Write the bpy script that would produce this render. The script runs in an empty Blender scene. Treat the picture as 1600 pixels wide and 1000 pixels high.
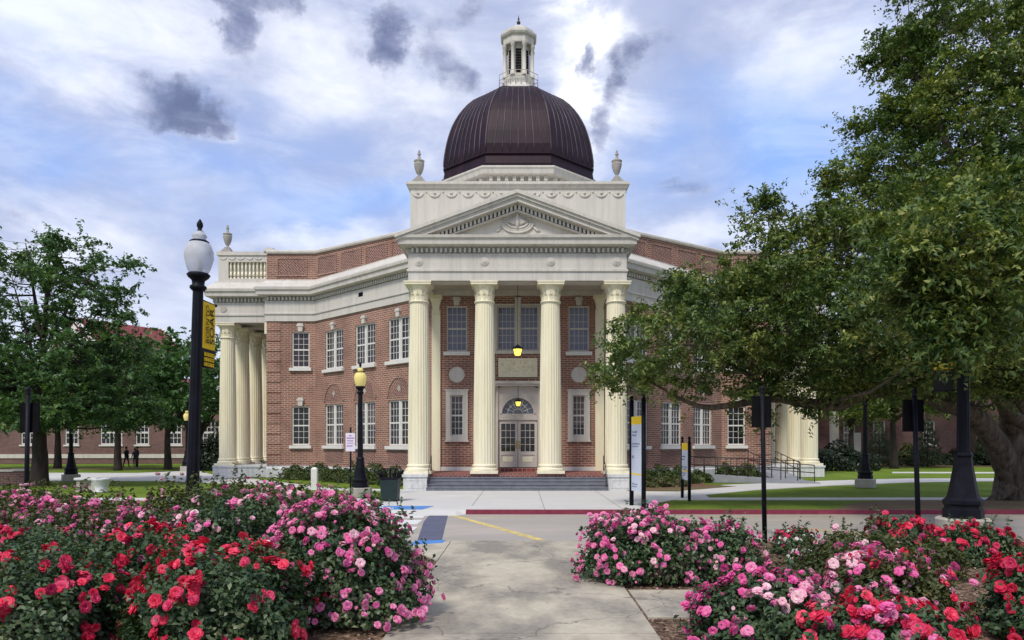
import bpy, bmesh, math, random
import numpy as np
from mathutils import Vector, Matrix
R = math.radians
PI = math.pi
scene = bpy.context.scene
COL = scene.collection

# ------------------------------------------------------------------ camera
F, VX, VY, EYE = 1180.0, 815.0, 690.0, 2.2          # focal length in photo pixels, vanishing point, eye height
cam_d = bpy.data.cameras.new("camera")
cam = bpy.data.objects.new("camera", cam_d)
COL.objects.link(cam)
cam.location = (0, 0, EYE)
cam.rotation_euler = (PI / 2, 0, 0)
cam_d.sensor_width = 36.0
cam_d.lens = 36.0 * F / 1600.0
cam_d.shift_x = -(VX - 800) / 1600.0
cam_d.shift_y = (VY - 500) / 1600.0
cam_d.clip_start = 0.1
cam_d.clip_end = 3000
scene.camera = cam

def at(px, py, Y):
    return Vector(((px - VX) / F * Y, Y, EYE - (py - VY) / F * Y))
def G(px, py, z=0.0):
    Y = (EYE - z) * F / (py - VY)
    return ((px - VX) / F * Y, Y)
def skydir(px, py):
    return Vector(((px - VX) / F, 1.0, (VY - py) / F)).normalized()

# ------------------------------------------------------------------ light, sky, exposure
SUN_EL, SUN_AZ = 52.0, 205.0            # azimuth clockwise from +Y (the viewing direction)
scene.view_settings.view_transform = 'Standard'
scene.view_settings.look = 'None'
scene.view_settings.gamma = 1.0
scene.view_settings.exposure = 0.95
sun_d = bpy.data.lights.new("sun", 'SUN')
sun_d.energy = 1.5
sun_d.angle = R(11)
sun_d.color = (1.0, 0.94, 0.82)
sun = bpy.data.objects.new("sun", sun_d)
COL.objects.link(sun)
sdir = Vector((math.sin(R(SUN_AZ)) * math.cos(R(SUN_EL)), math.cos(R(SUN_AZ)) * math.cos(R(SUN_EL)), math.sin(R(SUN_EL))))
sun.rotation_euler = (-sdir).to_track_quat('-Z', 'Y').to_euler()
sun.location = (0, 0, 60)

world = bpy.data.worlds.new("World")
scene.world = world
world.use_nodes = True
def build_sky():
    nt = world.node_tree
    nt.nodes.clear()
    N = nt.nodes.new
    L = nt.links.new
    def math_(op, a, b=None, clamp=False):
        n = N('ShaderNodeMath'); n.operation = op; n.use_clamp = clamp
        for i, v in enumerate((a, b)):
            if v is None: continue
            if isinstance(v, (int, float)): n.inputs[i].default_value = v
            else: L(v, n.inputs[i])
        return n.outputs[0]
    def vmath(op, a, b):
        n = N('ShaderNodeVectorMath'); n.operation = op
        for i, v in enumerate((a, b)):
            if v is None: continue
            if isinstance(v, (tuple, list, Vector)): n.inputs[i].default_value = tuple(v)
            else: L(v, n.inputs[i])
        return n
    def noise(vec, scale, detail, rough=0.55, dist=0.0):
        n = N('ShaderNodeTexNoise'); n.inputs['Scale'].default_value = scale
        n.inputs['Detail'].default_value = detail; n.inputs['Roughness'].default_value = rough
        n.inputs['Distortion'].default_value = dist
        L(vec, n.inputs['Vector'])
        return n
    def smooth(v, a, b):
        n = N('ShaderNodeMapRange'); n.interpolation_type = 'SMOOTHSTEP'
        n.inputs[1].default_value = a; n.inputs[2].default_value = b
        L(v, n.inputs[0])
        return n.outputs[0]
    def mix(f, a, b):
        n = N('ShaderNodeMix'); n.data_type = 'RGBA'
        for i, v in ((0, f), (6, a), (7, b)):
            if isinstance(v, (int, float)): n.inputs[i].default_value = v
            elif isinstance(v, tuple): n.inputs[i].default_value = v + (1,)
            else: L(v, n.inputs[i])
        return n.outputs[2]
    tc = N('ShaderNodeTexCoord')
    d = vmath('NORMALIZE', tc.outputs['Generated'], None).outputs[0]
    # ragged edges: shift the direction by fine noise before measuring distances
    n1 = noise(d, 9, 7, 0.62)
    n2 = noise(vmath('MULTIPLY', d, (1, 1, 1.9)).outputs[0], 3.0, 9, 0.58)
    off = vmath('MULTIPLY', vmath('SUBTRACT', n1.outputs['Color'], (0.5, 0.5, 0.5)).outputs[0], (0.15, 0.0, 0.13)).outputs[0]
    dp = vmath('ADD', d, off).outputs[0]
    off2 = vmath('MULTIPLY', vmath('SUBTRACT', n2.outputs['Color'], (0.5, 0.5, 0.5)).outputs[0], (0.30, 0.0, 0.22)).outputs[0]
    ds = vmath('ADD', d, off2).outputs[0]
    def blob(px, py, rx, ry, soft=0.25, src=None):
        c = skydir(px, py)
        s = vmath('SUBTRACT', src or dp, c).outputs[0]
        m = vmath('MULTIPLY', s, (F / rx, F / (rx + ry) * 1.2, F / ry)).outputs[0]
        ln = N('ShaderNodeVectorMath'); ln.operation = 'LENGTH'; L(m, ln.inputs[0])
        return math_('SUBTRACT', 1.0, smooth(ln.outputs['Value'], soft, 1.35))
    def pile(lst, src=None):
        acc = None
        for px, py, rx, ry, w, soft in lst:
            b = math_('MULTIPLY', blob(px, py, rx, ry, soft, src), w)
            acc = b if acc is None else math_('MAXIMUM', acc, b)
        return acc
    dark = pile([(285, 160, 80, 36, .95, .2), (318, 178, 50, 20, 1, .3), (247, 150, 40, 26, .8, .2), (622, 72, 34, 58, 1, .3), (690, 60, 90, 60, .42, 0), (560, 60, 60, 30, .35, 0), (1000, 150, 70, 110, .45, 0), (380, 40, 26, 52, .8, .2), (410, 12, 50, 22, .75, .2),
                 (702, 105, 46, 62, .75, .1), (962, 135, 30, 70, .9, .15), (940, 190, 22, 40, .7, .1), (990, 80, 34, 46, .75, .1), (905, 108, 16, 38, .9, .15),
                 (750, 18, 36, 30, .55, .1), (1065, 305, 62, 26, .45, 0), (1000, 40, 60, 35, .4, 0), (635, 160, 20, 16, .4, 0),
                 (180, 150, 50, 14, .35, 0), (60, 345, 34, 10, .4, 0), (545, 20, 30, 16, .35, 0)])
    blue = pile([(1230, 215, 200, 120, 1, 0), (560, 335, 240, 62, 1, 0), (330, 270, 250, 60, .6, 0), (1130, 160, 150, 60, .55, 0),
                 (60, 190, 170, 60, .7, 0), (120, 60, 120, 40, .45, 0), (1010, 250, 120, 70, .55, 0), (450, 215, 200, 60, .4, 0), (1350, 60, 120, 60, .4, 0)], ds)
    dn = noise(vmath('MULTIPLY', d, (1, 1, 1.25)).outputs[0], 15, 10, 0.62, 0.3)
    dfield = math_('ADD', dark, math_('MULTIPLY', math_('SUBTRACT', dn.outputs['Fac'], 0.5), 1.9))
    rimsrc = dark
    dark = math_('MULTIPLY', smooth(dfield, 0.10, 1.15), smooth(dark, 0.0, 0.45))
    glow = pile([(885, 130, 105, 150, 1.0, 0), (850, 30, 150, 70, .8, 0), (730, 150, 120, 80, .55, 0), (480, 390, 140, 26, .8, 0), (1110, 355, 130, 32, .7, 0), (480, 110, 150, 60, .5, 0), (150, 60, 160, 50, .4, 0), (1250, 60, 160, 60, .4, 0), (80, 345, 140, 30, .5, 0)], ds)
    dsep = N('ShaderNodeSeparateXYZ'); L(d, dsep.inputs[0])
    # thin bright veil with soft structure, everywhere in the sky
    veil = smooth(n2.outputs['Fac'], 0.36, 0.66)
    n3 = noise(vmath('MULTIPLY', d, (1, 1, 2.6)).outputs[0], 6.5, 8, 0.6, 0.5)
    fine = smooth(n3.outputs['Fac'], 0.36, 0.66)
    white = mix(fine, (0.42, 0.47, 0.68), (0.78, 0.81, 0.93))
    white = mix(glow, white, (1.45, 1.45, 1.42))
    greyv = mix(veil, (0.36, 0.42, 0.64), white)
    bl = mix(fine, (0.27, 0.44, 0.86), (0.42, 0.57, 0.92))
    c = mix(math_('MULTIPLY', blue, math_('SUBTRACT', 1.12, math_('MULTIPLY', veil, 0.45)), True), greyv, bl)
    dk = mix(fine, (0.13, 0.155, 0.28), (0.32, 0.35, 0.53))
    gl2 = math_('MULTIPLY', glow, math_('ADD', 0.30, math_('MULTIPLY', fine, 0.70)), True)
    c = mix(gl2, c, (0.82, 0.85, 0.96))
    sunspot = math_('MULTIPLY', pile([(880, 125, 70, 120, 1.0, 0), (850, 40, 90, 50, .7, 0)], ds), fine)
    c = mix(sunspot, c, (1.4, 1.4, 1.38))
    rim = math_('MULTIPLY', smooth(dfield, -0.45, 0.25), math_('MULTIPLY', smooth(rimsrc, 0.0, 0.60), math_('MULTIPLY', fine, 0.6)))
    c = mix(rim, c, (0.84, 0.87, 0.98))
    c = mix(dark, c, dk)
    hz = smooth(dsep.outputs['Z'], 0.30, -0.02)
    hzn = N('ShaderNodeMapRange'); hzn.interpolation_type = 'SMOOTHSTEP'
    hzn.inputs[1].default_value = 0.26; hzn.inputs[2].default_value = 0.12
    L(dsep.outputs['Z'], hzn.inputs[0])
    c = mix(math_('MULTIPLY', hzn.outputs[0], 0.45), c, (0.74, 0.78, 0.90))
    sky = N('ShaderNodeTexSky'); sky.sky_type = 'NISHITA'; sky.sun_disc = False
    sky.sun_elevation = R(SUN_EL); sky.sun_rotation = R(SUN_AZ)
    b1 = N('ShaderNodeBackground'); L(sky.outputs[0], b1.inputs[0]); b1.inputs[1].default_value = 0.1
    b2 = N('ShaderNodeBackground'); L(c, b2.inputs[0]); b2.inputs[1].default_value = 0.62
    ms = N('ShaderNodeMixShader'); ms.inputs[0].default_value = 0.92
    L(b1.outputs[0], ms.inputs[1]); L(b2.outputs[0], ms.inputs[2])
    o = N('ShaderNodeOutputWorld'); L(ms.outputs[0], o.inputs[0])
build_sky()

# ------------------------------------------------------------------ materials
def new_mat(name):
    m = bpy.data.materials.new(name); m.use_nodes = True
    nt = m.node_tree
    return m, nt, nt.nodes['Principled BSDF']
def _noise(nt, vec, scale, detail=5, rough=0.6):
    n = nt.nodes.new('ShaderNodeTexNoise')
    n.inputs['Scale'].default_value = scale; n.inputs['Detail'].default_value = detail; n.inputs['Roughness'].default_value = rough
    nt.links.new(vec, n.inputs['Vector'])
    return n.outputs['Fac']
def _ramp(nt, fac, stops):
    r = nt.nodes.new('ShaderNodeValToRGB')
    e = r.color_ramp.elements
    while len(e) < len(stops): e.new(0.5)
    for i, (p, c) in enumerate(stops):
        e[i].position = p; e[i].color = tuple(c) + (1,)
    nt.links.new(fac, r.inputs[0])
    return r.outputs[0]
def _mix(nt, f, a, b, mode='MIX'):
    n = nt.nodes.new('ShaderNodeMix'); n.data_type = 'RGBA'; n.blend_type = mode
    for i, v in ((0, f), (6, a), (7, b)):
        if isinstance(v, (int, float)): n.inputs[i].default_value = v
        elif isinstance(v, (tuple, list)): n.inputs[i].default_value = tuple(v) + (1,)
        else: nt.links.new(v, n.inputs[i])
    return n.outputs[2]
def _bump(nt, bsdf, h, strength, dist=0.02):
    b = nt.nodes.new('ShaderNodeBump'); b.inputs['Strength'].default_value = strength; b.inputs['Distance'].default_value = dist
    nt.links.new(h, b.inputs['Height']); nt.links.new(b.outputs[0], bsdf.inputs['Normal'])
def _coord(nt, kind='Object', scale=None):
    t = nt.nodes.new('ShaderNodeTexCoord')
    if scale is None: return t.outputs[kind]
    m = nt.nodes.new('ShaderNodeMapping'); m.inputs['Scale'].default_value = scale
    nt.links.new(t.outputs[kind], m.inputs[0])
    return m.outputs[0]

def pmat(name, c1, c2, scale=2.0, rough=0.6, bump=0.0, bscale=40, metallic=0.0, stretch=None, c3=None, spec=0.4, big=None, streak=0.0):
    m, nt, b = new_mat(name)
    v = _coord(nt, 'Object', stretch)
    f = _noise(nt, v, scale, 6)
    st = [(0.30, c1), (0.70, c2)] if c3 is None else [(0.28, c1), (0.52, c2), (0.75, c3)]
    col = _ramp(nt, f, st)
    if big:
        f2 = _noise(nt, v, big[0], 4)
        col = _mix(nt, _ramp(nt, f2, [(0.40, (0, 0, 0)), (0.66, (1, 1, 1))]), col, big[1])
    if streak:
        f3 = _noise(nt, _coord(nt, 'Object', (2.6, 2.6, .22)), 1.6, 6, .65)
        col = _mix(nt, _ramp(nt, f3, [(0.46, (0, 0, 0)), (0.72, (streak,) * 3)]), col, tuple(x * .52 for x in c1))
        f4 = _noise(nt, _coord(nt, 'Object'), 6.0, 6, .7)
        col = _mix(nt, _ramp(nt, f4, [(0.55, (0, 0, 0)), (0.75, (streak * .7,) * 3)]), col, tuple(x * .6 for x in c1))
    nt.links.new(col, b.inputs['Base Color'])
    b.inputs['Roughness'].default_value = rough; b.inputs['Metallic'].default_value = metallic
    b.inputs['Specular IOR Level'].default_value = spec
    if bump: _bump(nt, b, _noise(nt, _coord(nt, 'Object'), bscale, 4), bump)
    return m

def brick_mat(name, ca, cb, mortar, bw=0.36, bh=0.115, diag=0.0, soil=(0.10, 0.05, 0.045)):
    m, nt, b = new_mat(name)
    t = nt.nodes.new('ShaderNodeTexCoord')
    mp = nt.nodes.new('ShaderNodeMapping'); mp.inputs['Rotation'].default_value = (0, 0, diag)
    nt.links.new(t.outputs['UV'], mp.inputs[0])
    br = nt.nodes.new('ShaderNodeTexBrick')
    nt.links.new(mp.outputs[0], br.inputs['Vector'])
    br.inputs['Color1'].default_value = tuple(ca) + (1,); br.inputs['Color2'].default_value = tuple(cb) + (1,)
    br.inputs['Mortar'].default_value = tuple(mortar) + (1,)
    br.inputs['Scale'].default_value = 1.0; br.inputs['Mortar Size'].default_value = 0.017
    br.inputs['Brick Width'].default_value = bw; br.inputs['Row Height'].default_value = bh
    br.inputs['Bias'].default_value = -0.1
    f = _noise(nt, t.outputs['UV'], 0.6, 5)
    g = _noise(nt, t.outputs['UV'], 7.0, 3)
    col = _mix(nt, _ramp(nt, f, [(0.38, (0, 0, 0)), (0.68, (0.5,) * 3)]), br.outputs['Color'], soil)
    b2 = nt.nodes.new('ShaderNodeTexBrick'); nt.links.new(mp.outputs[0], b2.inputs['Vector'])
    b2.inputs['Color1'].default_value = (0.55, 0.55, 0.55, 1); b2.inputs['Color2'].default_value = (1.8, 1.68, 1.52, 1); b2.inputs['Mortar'].default_value = (1, 1, 1, 1)
    b2.inputs['Scale'].default_value = 1.0; b2.inputs['Mortar Size'].default_value = 0.017; b2.inputs['Brick Width'].default_value = bw; b2.inputs['Row Height'].default_value = bh; b2.offset_frequency = 2; b2.squash_frequency = 3
    col = _mix(nt, 0.75, col, b2.outputs['Color'], 'MULTIPLY')
    col = _mix(nt, _ramp(nt, g, [(0.45, (0.0,) * 3), (0.8, (0.35,) * 3)]), col, tuple(min(1, x * 1.5) for x in cb))
    nt.links.new(col, b.inputs['Base Color'])
    b.inputs['Roughness'].default_value = 0.85
    _bump(nt, b, br.outputs['Fac'], -0.5, 0.01)
    return m

M = {}
M['cream'] = pmat('cream_paint', (0.78, 0.715, 0.50), (0.86, 0.80, 0.60), 1.2, 0.5, 0.05, 30, stretch=(1, 1, .3), big=(0.35, (0.82, 0.77, 0.60)), streak=.30)
M['stone'] = pmat('painted_limestone', (0.54, 0.51, 0.47), (0.66, 0.63, 0.585), 1.1, 0.7, 0.08, 25, stretch=(1, 1, .35), big=(0.5, (0.60, 0.565, 0.51)), streak=.36)
M['stone_dark'] = pmat('dark_limestone', (0.40, 0.36, 0.32), (0.50, 0.46, 0.42), 1.5, 0.8, 0.1, 25)  # a darker limestone tone than the painted stone
M['white'] = pmat('white_paint', (0.66, 0.65, 0.62), (0.74, 0.73, 0.70), 3, 0.5)
M['granite'] = pmat('pale_granite', (0.50, 0.51, 0.52), (0.68, 0.69, 0.70), 9, 0.6, 0.05, 60, c3=(0.60, 0.60, 0.62), streak=.4)
M['urn'] = pmat('grey_stone', (0.30, 0.28, 0.26), (0.42, 0.39, 0.36), 5, 0.8, 0.2, 20)
M['brick'] = brick_mat('red_brick', (0.30, 0.120, 0.078), (0.182, 0.071, 0.050), (0.50, 0.425, 0.355))
M['brick_diag'] = brick_mat('diagonal_brick', (0.20, 0.068, 0.05), (0.12, 0.042, 0.035), (0.44, 0.36, 0.31), diag=R(45))
M['brick_far'] = brick_mat('far_brick_shaded', (0.16, 0.070, 0.068), (0.12, 0.052, 0.052), (0.24, 0.19, 0.18))  # shade on the far halls put into the brick colour, darker and more purple
M['tile'] = brick_mat('red_tile', (0.22, 0.045, 0.035), (0.16, 0.032, 0.03), (0.36, 0.26, 0.22), 0.22, 0.22)
M['step'] = pmat('blue_grey_slate', (0.13, 0.14, 0.17), (0.20, 0.21, 0.245), 3, 0.6, 0.08, 30)
M['ramp'] = pmat('grey_ramp_concrete', (0.22, 0.235, 0.27), (0.30, 0.315, 0.35), 2, 0.8, 0.1, 30)
M['black'] = pmat('black_paint', (0.006, 0.0065, 0.010), (0.012, 0.013, 0.020), 4, 0.5, spec=0.12)
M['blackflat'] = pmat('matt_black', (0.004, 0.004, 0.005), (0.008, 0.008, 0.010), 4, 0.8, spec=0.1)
M['iron'] = pmat('dark_iron', (0.03, 0.022, 0.022), (0.05, 0.035, 0.035), 4, 0.5)
M['bin'] = pmat('dark_green_plastic', (0.006, 0.018, 0.018), (0.012, 0.03, 0.03), 4, 0.5)
M['plaza'] = pmat('pale_concrete', (0.52, 0.51, 0.49), (0.62, 0.61, 0.585), 0.8, 0.8, 0.1, 40, big=(0.25, (0.55, 0.54, 0.52)))
M['joint'] = pmat('concrete_joint', (0.22, 0.21, 0.2), (0.28, 0.27, 0.25), 3, 0.9)
M['road'] = pmat('worn_asphalt', (0.33, 0.295, 0.26), (0.45, 0.405, 0.36), 0.9, 0.9, 0.25, 60, big=(0.35, (0.36, 0.335, 0.305)), stretch=(.5, 1.2, 1))
M['pier'] = pmat('rough_concrete', (0.33, 0.31, 0.27), (0.46, 0.43, 0.38), 6, 0.9, 0.3, 30)
M['maroon'] = pmat('maroon_paint', (0.17, 0.02, 0.045), (0.25, 0.04, 0.07), 5, 0.6, 0.1, 20)
M['yellow'] = pmat('yellow_road_paint', (0.46, 0.38, 0.19), (0.80, 0.63, 0.20), 4, 0.7, streak=.5)
M['yellow_faded'] = pmat('faded_yellow_paint', (0.30, 0.265, 0.20), (0.50, 0.39, 0.21), 5, 0.8)
M['blue'] = pmat('blue_paint', (0.05, 0.20, 0.55), (0.08, 0.27, 0.64), 4, 0.6)
M['roadwhite'] = pmat('white_road_paint', (0.60, 0.60, 0.59), (0.74, 0.74, 0.73), 5, 0.7)
M['slate'] = pmat('grey_blue_paint', (0.075, 0.085, 0.145), (0.115, 0.125, 0.19), 3, 0.7, 0.1, 30)
M['bark'] = pmat('rough_bark', (0.03, 0.023, 0.018), (0.17, 0.135, 0.105), 7, 0.95, 1.0, 11, stretch=(1, 1, .22))
M['bark_dark'] = pmat('dark_bark', (0.025, 0.02, 0.017), (0.06, 0.047, 0.04), 5, 0.95, 0.7, 9, stretch=(1, 1, .3))
M['stem'] = pmat('rose_stem', (0.05, 0.06, 0.02), (0.10, 0.07, 0.04), 5, 0.8)
M['cloth_dark'] = pmat('dark_cloth', (0.012, 0.012, 0.016), (0.02, 0.02, 0.028), 5, 0.9)
M['cloth_blue'] = pmat('navy_cloth', (0.02, 0.03, 0.09), (0.03, 0.045, 0.13), 5, 0.9)
M['cloth_maroon'] = pmat('purple_cloth', (0.06, 0.02, 0.07), (0.10, 0.04, 0.12), 5, 0.9)
M['skin'] = pmat('skin', (0.22, 0.12, 0.08), (0.28, 0.16, 0.11), 5, 0.6)
M['hair'] = pmat('dark_hair', (0.01, 0.008, 0.007), (0.02, 0.015, 0.012), 9, 0.7)
M['roof_red'] = pmat('red_roof_tile', (0.17, 0.03, 0.035), (0.24, 0.05, 0.05), 3, 0.7, 0.3, 12)
M['gold'] = pmat('banner_yellow', (0.90, 0.58, 0.012), (0.94, 0.64, 0.02), 2, 0.7)
M['banner_black'] = pmat('banner_black', (0.012, 0.011, 0.01), (0.018, 0.016, 0.015), 2, 0.8)
M['panel'] = pmat('sign_face_white', (0.56, 0.63, 0.76), (0.66, 0.72, 0.83), 2, 0.4)
M['purple'] = pmat('purple_print', (0.22, 0.06, 0.30), (0.28, 0.09, 0.36), 2, 0.6)
M['greyprint'] = pmat('grey_print', (0.16, 0.19, 0.27), (0.22, 0.25, 0.33), 2, 0.6)
M['signwhite'] = pmat('sign_white', (0.72, 0.66, 0.78), (0.78, 0.73, 0.84), 3, 0.4)
M['door'] = pmat('door_paint', (0.50, 0.46, 0.42), (0.56, 0.52, 0.48), 2, 0.45)
M['brass'] = pmat('brass', (0.45, 0.32, 0.10), (0.55, 0.40, 0.14), 4, 0.35, metallic=1.0)

def copper():
    m, nt, b = new_mat('aged_copper')
    v = _coord(nt, 'Object', (1, 1, .12))
    f = _noise(nt, v, 2.2, 6, 0.65)
    col = _ramp(nt, f, [(0.30, (0.008, 0.003, 0.008)), (0.52, (0.016, 0.005, 0.012)), (0.68, (0.030, 0.010, 0.019)), (0.84, (0.075, 0.05, 0.072))])
    f2 = _noise(nt, _coord(nt, 'Object'), .55, 4)
    col = _mix(nt, _ramp(nt, f2, [(0.45, (0, 0, 0)), (0.7, (.5, .5, .5))]), col, (0.024, 0.006, 0.013))
    nt.links.new(col, b.inputs['Base Color'])
    b.inputs['Roughness'].default_value = 0.48; b.inputs['Metallic'].default_value = 0.1; b.inputs['Specular IOR Level'].default_value = 0.25
    return m
M['copper'] = copper()
M['seam'] = pmat('copper_seam', (0.012, 0.006, 0.009), (0.13, 0.10, 0.12), 1.3, 0.5, metallic=0.2, stretch=(1, 1, .25))

def glass_mat(name, ca, cb, rough=0.06):
    m, nt, b = new_mat(name)
    oi = nt.nodes.new('ShaderNodeObjectInfo')
    n = _noise(nt, _coord(nt, 'Object', (1.2, 1.2, .5)), 1.5, 3)
    ad = nt.nodes.new('ShaderNodeMath'); ad.operation = 'MULTIPLY_ADD'
    nt.links.new(oi.outputs['Random'], ad.inputs[0]); ad.inputs[1].default_value = 0.5
    sb = nt.nodes.new('ShaderNodeMath'); sb.operation = 'SUBTRACT'; nt.links.new(n, sb.inputs[0]); sb.inputs[1].default_value = 0.25
    nt.links.new(sb.outputs[0], ad.inputs[2])
    nt.links.new(_ramp(nt, ad.outputs[0], [(0.2, ca), (0.8, cb)]), b.inputs['Base Color'])
    b.inputs['Roughness'].default_value = rough; b.inputs['Specular IOR Level'].default_value = 0.45
    _bump(nt, b, _noise(nt, _coord(nt, 'Object'), 2.2, 2), 0.12, 0.05)
    return m
M['glass'] = glass_mat('window_glass', (0.008, 0.008, 0.012), (0.04, 0.028, 0.034))
M['glass_sky_tint'] = glass_mat('portico_window_glass', (0.075, 0.085, 0.14), (0.13, 0.14, 0.21), 0.1)  # blue-grey sky reflection put into the glass colour
M['blind'] = glass_mat('glass_over_blind', (0.06, 0.05, 0.056), (0.17, 0.14, 0.145), 0.15)
M['glass_dark'] = glass_mat('dark_glass', (0.010, 0.012, 0.012), (0.025, 0.027, 0.025))

def globe_mat(name, col, emit=0.0):
    m, nt, b = new_mat(name)
    n = _noise(nt, _coord(nt, 'Object'), 2.0, 3)
    nt.links.new(_ramp(nt, n, [(0.3, tuple(c * .9 for c in col)), (0.7, col)]), b.inputs['Base Color'])
    b.inputs['Roughness'].default_value = 0.25
    b.inputs['Transmission Weight'].default_value = 0.42 if not emit else 0.0
    b.inputs['IOR'].default_value = 1.12
    if emit:
        b.inputs['Emission Color'].default_value = tuple(col) + (1,); b.inputs['Emission Strength'].default_value = emit
    return m
M['globe_frost'] = globe_mat('frosted_globe', (0.78, 0.80, 0.88))
M['globe_yellow'] = globe_mat('amber_globe', (0.72, 0.60, 0.22), 0.12)
M['lantern_lit'] = globe_mat('lit_lantern_glass', (0.95, 0.78, 0.12), 0.9)

def leaf_mat(name, stops, trans=0.25, rough=0.45):
    m, nt, b = new_mat(name)
    g = nt.nodes.new('ShaderNodeNewGeometry')
    n = _noise(nt, _coord(nt, 'Object'), 0.55, 3)
    mm = nt.nodes.new('ShaderNodeMath'); mm.operation = 'MULTIPLY_ADD'
    nt.links.new(g.outputs['Random Per Island'], mm.inputs[0]); mm.inputs[1].default_value = 0.62
    s = nt.nodes.new('ShaderNodeMath'); s.operation = 'MULTIPLY_ADD'; nt.links.new(n, s.inputs[0]); s.inputs[1].default_value = 1.4; s.inputs[2].default_value = -0.5
    nt.links.new(s.outputs[0], mm.inputs[2])
    col = _ramp(nt, mm.outputs[0], stops)
    nt.links.new(col, b.inputs['Base Color'])
    b.inputs['Roughness'].default_value = rough; b.inputs['Specular IOR Level'].default_value = 0.28
    t = nt.nodes.new('ShaderNodeBsdfTranslucent'); nt.links.new(_mix(nt, 1.0, col, (1.25, 1.3, .5), 'MULTIPLY'), t.inputs[0])
    x = nt.nodes.new('ShaderNodeMixShader'); x.inputs[0].default_value = trans
    nt.links.new(b.outputs[0], x.inputs[1]); nt.links.new(t.outputs[0], x.inputs[2])
    nt.links.new(x.outputs[0], nt.nodes['Material Output'].inputs[0])
    return m
M['oak_leaf'] = leaf_mat('oak_leaves', [(0.02, (0.029, 0.062, 0.022)), (0.38, (0.078, 0.136, 0.042)), (0.68, (0.165, 0.22, 0.058)), (0.97, (0.40, 0.41, 0.13))])
M['left_leaf'] = leaf_mat('maple_leaves', [(0.05, (0.032, 0.070, 0.032)), (0.40, (0.066, 0.14, 0.054)), (0.75, (0.12, 0.22, 0.075)), (0.97, (0.22, 0.32, 0.11))])
M['far_leaf'] = leaf_mat('far_leaves', [(0.05, (0.045, 0.10, 0.042)), (0.45, (0.075, 0.165, 0.058)), (0.9, (0.14, 0.26, 0.085))])
M['conifer_leaf'] = leaf_mat('conifer_leaves', [(0.05, (0.03, 0.05, 0.025)), (0.5, (0.06, 0.085, 0.04)), (0.9, (0.12, 0.14, 0.07))])
M['hedge_leaf'] = leaf_mat('hedge_leaves', [(0.05, (0.03, 0.055, 0.02)), (0.5, (0.06, 0.095, 0.03)), (0.9, (0.14, 0.17, 0.05))])
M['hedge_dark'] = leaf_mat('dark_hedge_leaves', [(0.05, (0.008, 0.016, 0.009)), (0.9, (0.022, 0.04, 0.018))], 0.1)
M['rose_leaf'] = leaf_mat('rose_leaves', [(0.05, (0.034, 0.066, 0.038)), (0.45, (0.064, 0.115, 0.056)), (0.8, (0.11, 0.165, 0.078)), (0.98, (0.24, 0.27, 0.16))], 0.2, 0.38)
M['rose_leaf_olive'] = leaf_mat('olive_rose_leaves', [(0.05, (0.035, 0.052, 0.020)), (0.45, (0.075, 0.095, 0.036)), (0.8, (0.13, 0.145, 0.055)), (0.98, (0.25, 0.17, 0.10))], 0.25, 0.5)

def petal_mat(name, lo, mid, hi, trans=0.2):
    m, nt, b = new_mat(name)
    oi = nt.nodes.new('ShaderNodeObjectInfo'); g = nt.nodes.new('ShaderNodeNewGeometry')
    n = _noise(nt, _coord(nt, 'Object'), 1.3, 2)
    a = nt.nodes.new('ShaderNodeMath'); a.operation = 'MULTIPLY_ADD'
    nt.links.new(g.outputs['Random Per Island'], a.inputs[0]); a.inputs[1].default_value = 0.55
    k = nt.nodes.new('ShaderNodeMath'); k.operation = 'MULTIPLY'; nt.links.new(oi.outputs['Random'], k.inputs[0]); k.inputs[1].default_value = 0.5
    nt.links.new(k.outputs[0], a.inputs[2])
    col = _ramp(nt, a.outputs[0], [(0.1, lo), (0.5, mid), (0.92, hi)])
    nt.links.new(col, b.inputs['Base Color']); b.inputs['Roughness'].default_value = 0.6
    t = nt.nodes.new('ShaderNodeBsdfTranslucent'); nt.links.new(col, t.inputs[0])
    x = nt.nodes.new('ShaderNodeMixShader'); x.inputs[0].default_value = trans
    nt.links.new(b.outputs[0], x.inputs[1]); nt.links.new(t.outputs[0], x.inputs[2])
    nt.links.new(x.outputs[0], nt.nodes['Material Output'].inputs[0])
    return m
M['pink'] = petal_mat('pink_petals', (0.80, 0.09, 0.37), (0.88, 0.20, 0.48), (0.92, 0.44, 0.63), .3)
M['pale_pink'] = petal_mat('pale_pink_petals', (0.80, 0.28, 0.46), (0.88, 0.48, 0.60), (0.90, 0.70, 0.72))
M['red'] = petal_mat('red_petals', (0.55, 0.010, 0.06), (0.76, 0.018, 0.075), (0.88, 0.09, 0.17))
M['crimson'] = petal_mat('crimson_petals', (0.42, 0.012, 0.07), (0.60, 0.018, 0.09), (0.78, 0.08, 0.20))
M['white_petal'] = petal_mat('white_petals', (0.62, 0.66, 0.60), (0.74, 0.76, 0.72), (0.82, 0.82, 0.80))

def grass_mat():
    m, nt, b = new_mat('mown_grass')
    v = _coord(nt, 'Object')
    a = _ramp(nt, _noise(nt, v, 0.35, 5), [(0.3, (0.115, 0.185, 0.022)), (0.55, (0.17, 0.25, 0.034)), (0.8, (0.24, 0.30, 0.058))])
    c = _ramp(nt, _noise(nt, v, 22, 4, .7), [(0.3, (0.35,) * 3), (0.7, (1.35,) * 3)])
    nt.links.new(_mix(nt, 0.75, a, c, 'MULTIPLY'), b.inputs['Base Color'])
    b.inputs['Roughness'].default_value = 0.9; b.inputs['Specular IOR Level'].default_value = 0.1
    _bump(nt, b, _noise(nt, v, 30, 4), 0.8, 0.05)
    return m
M['grass'] = grass_mat()

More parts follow.
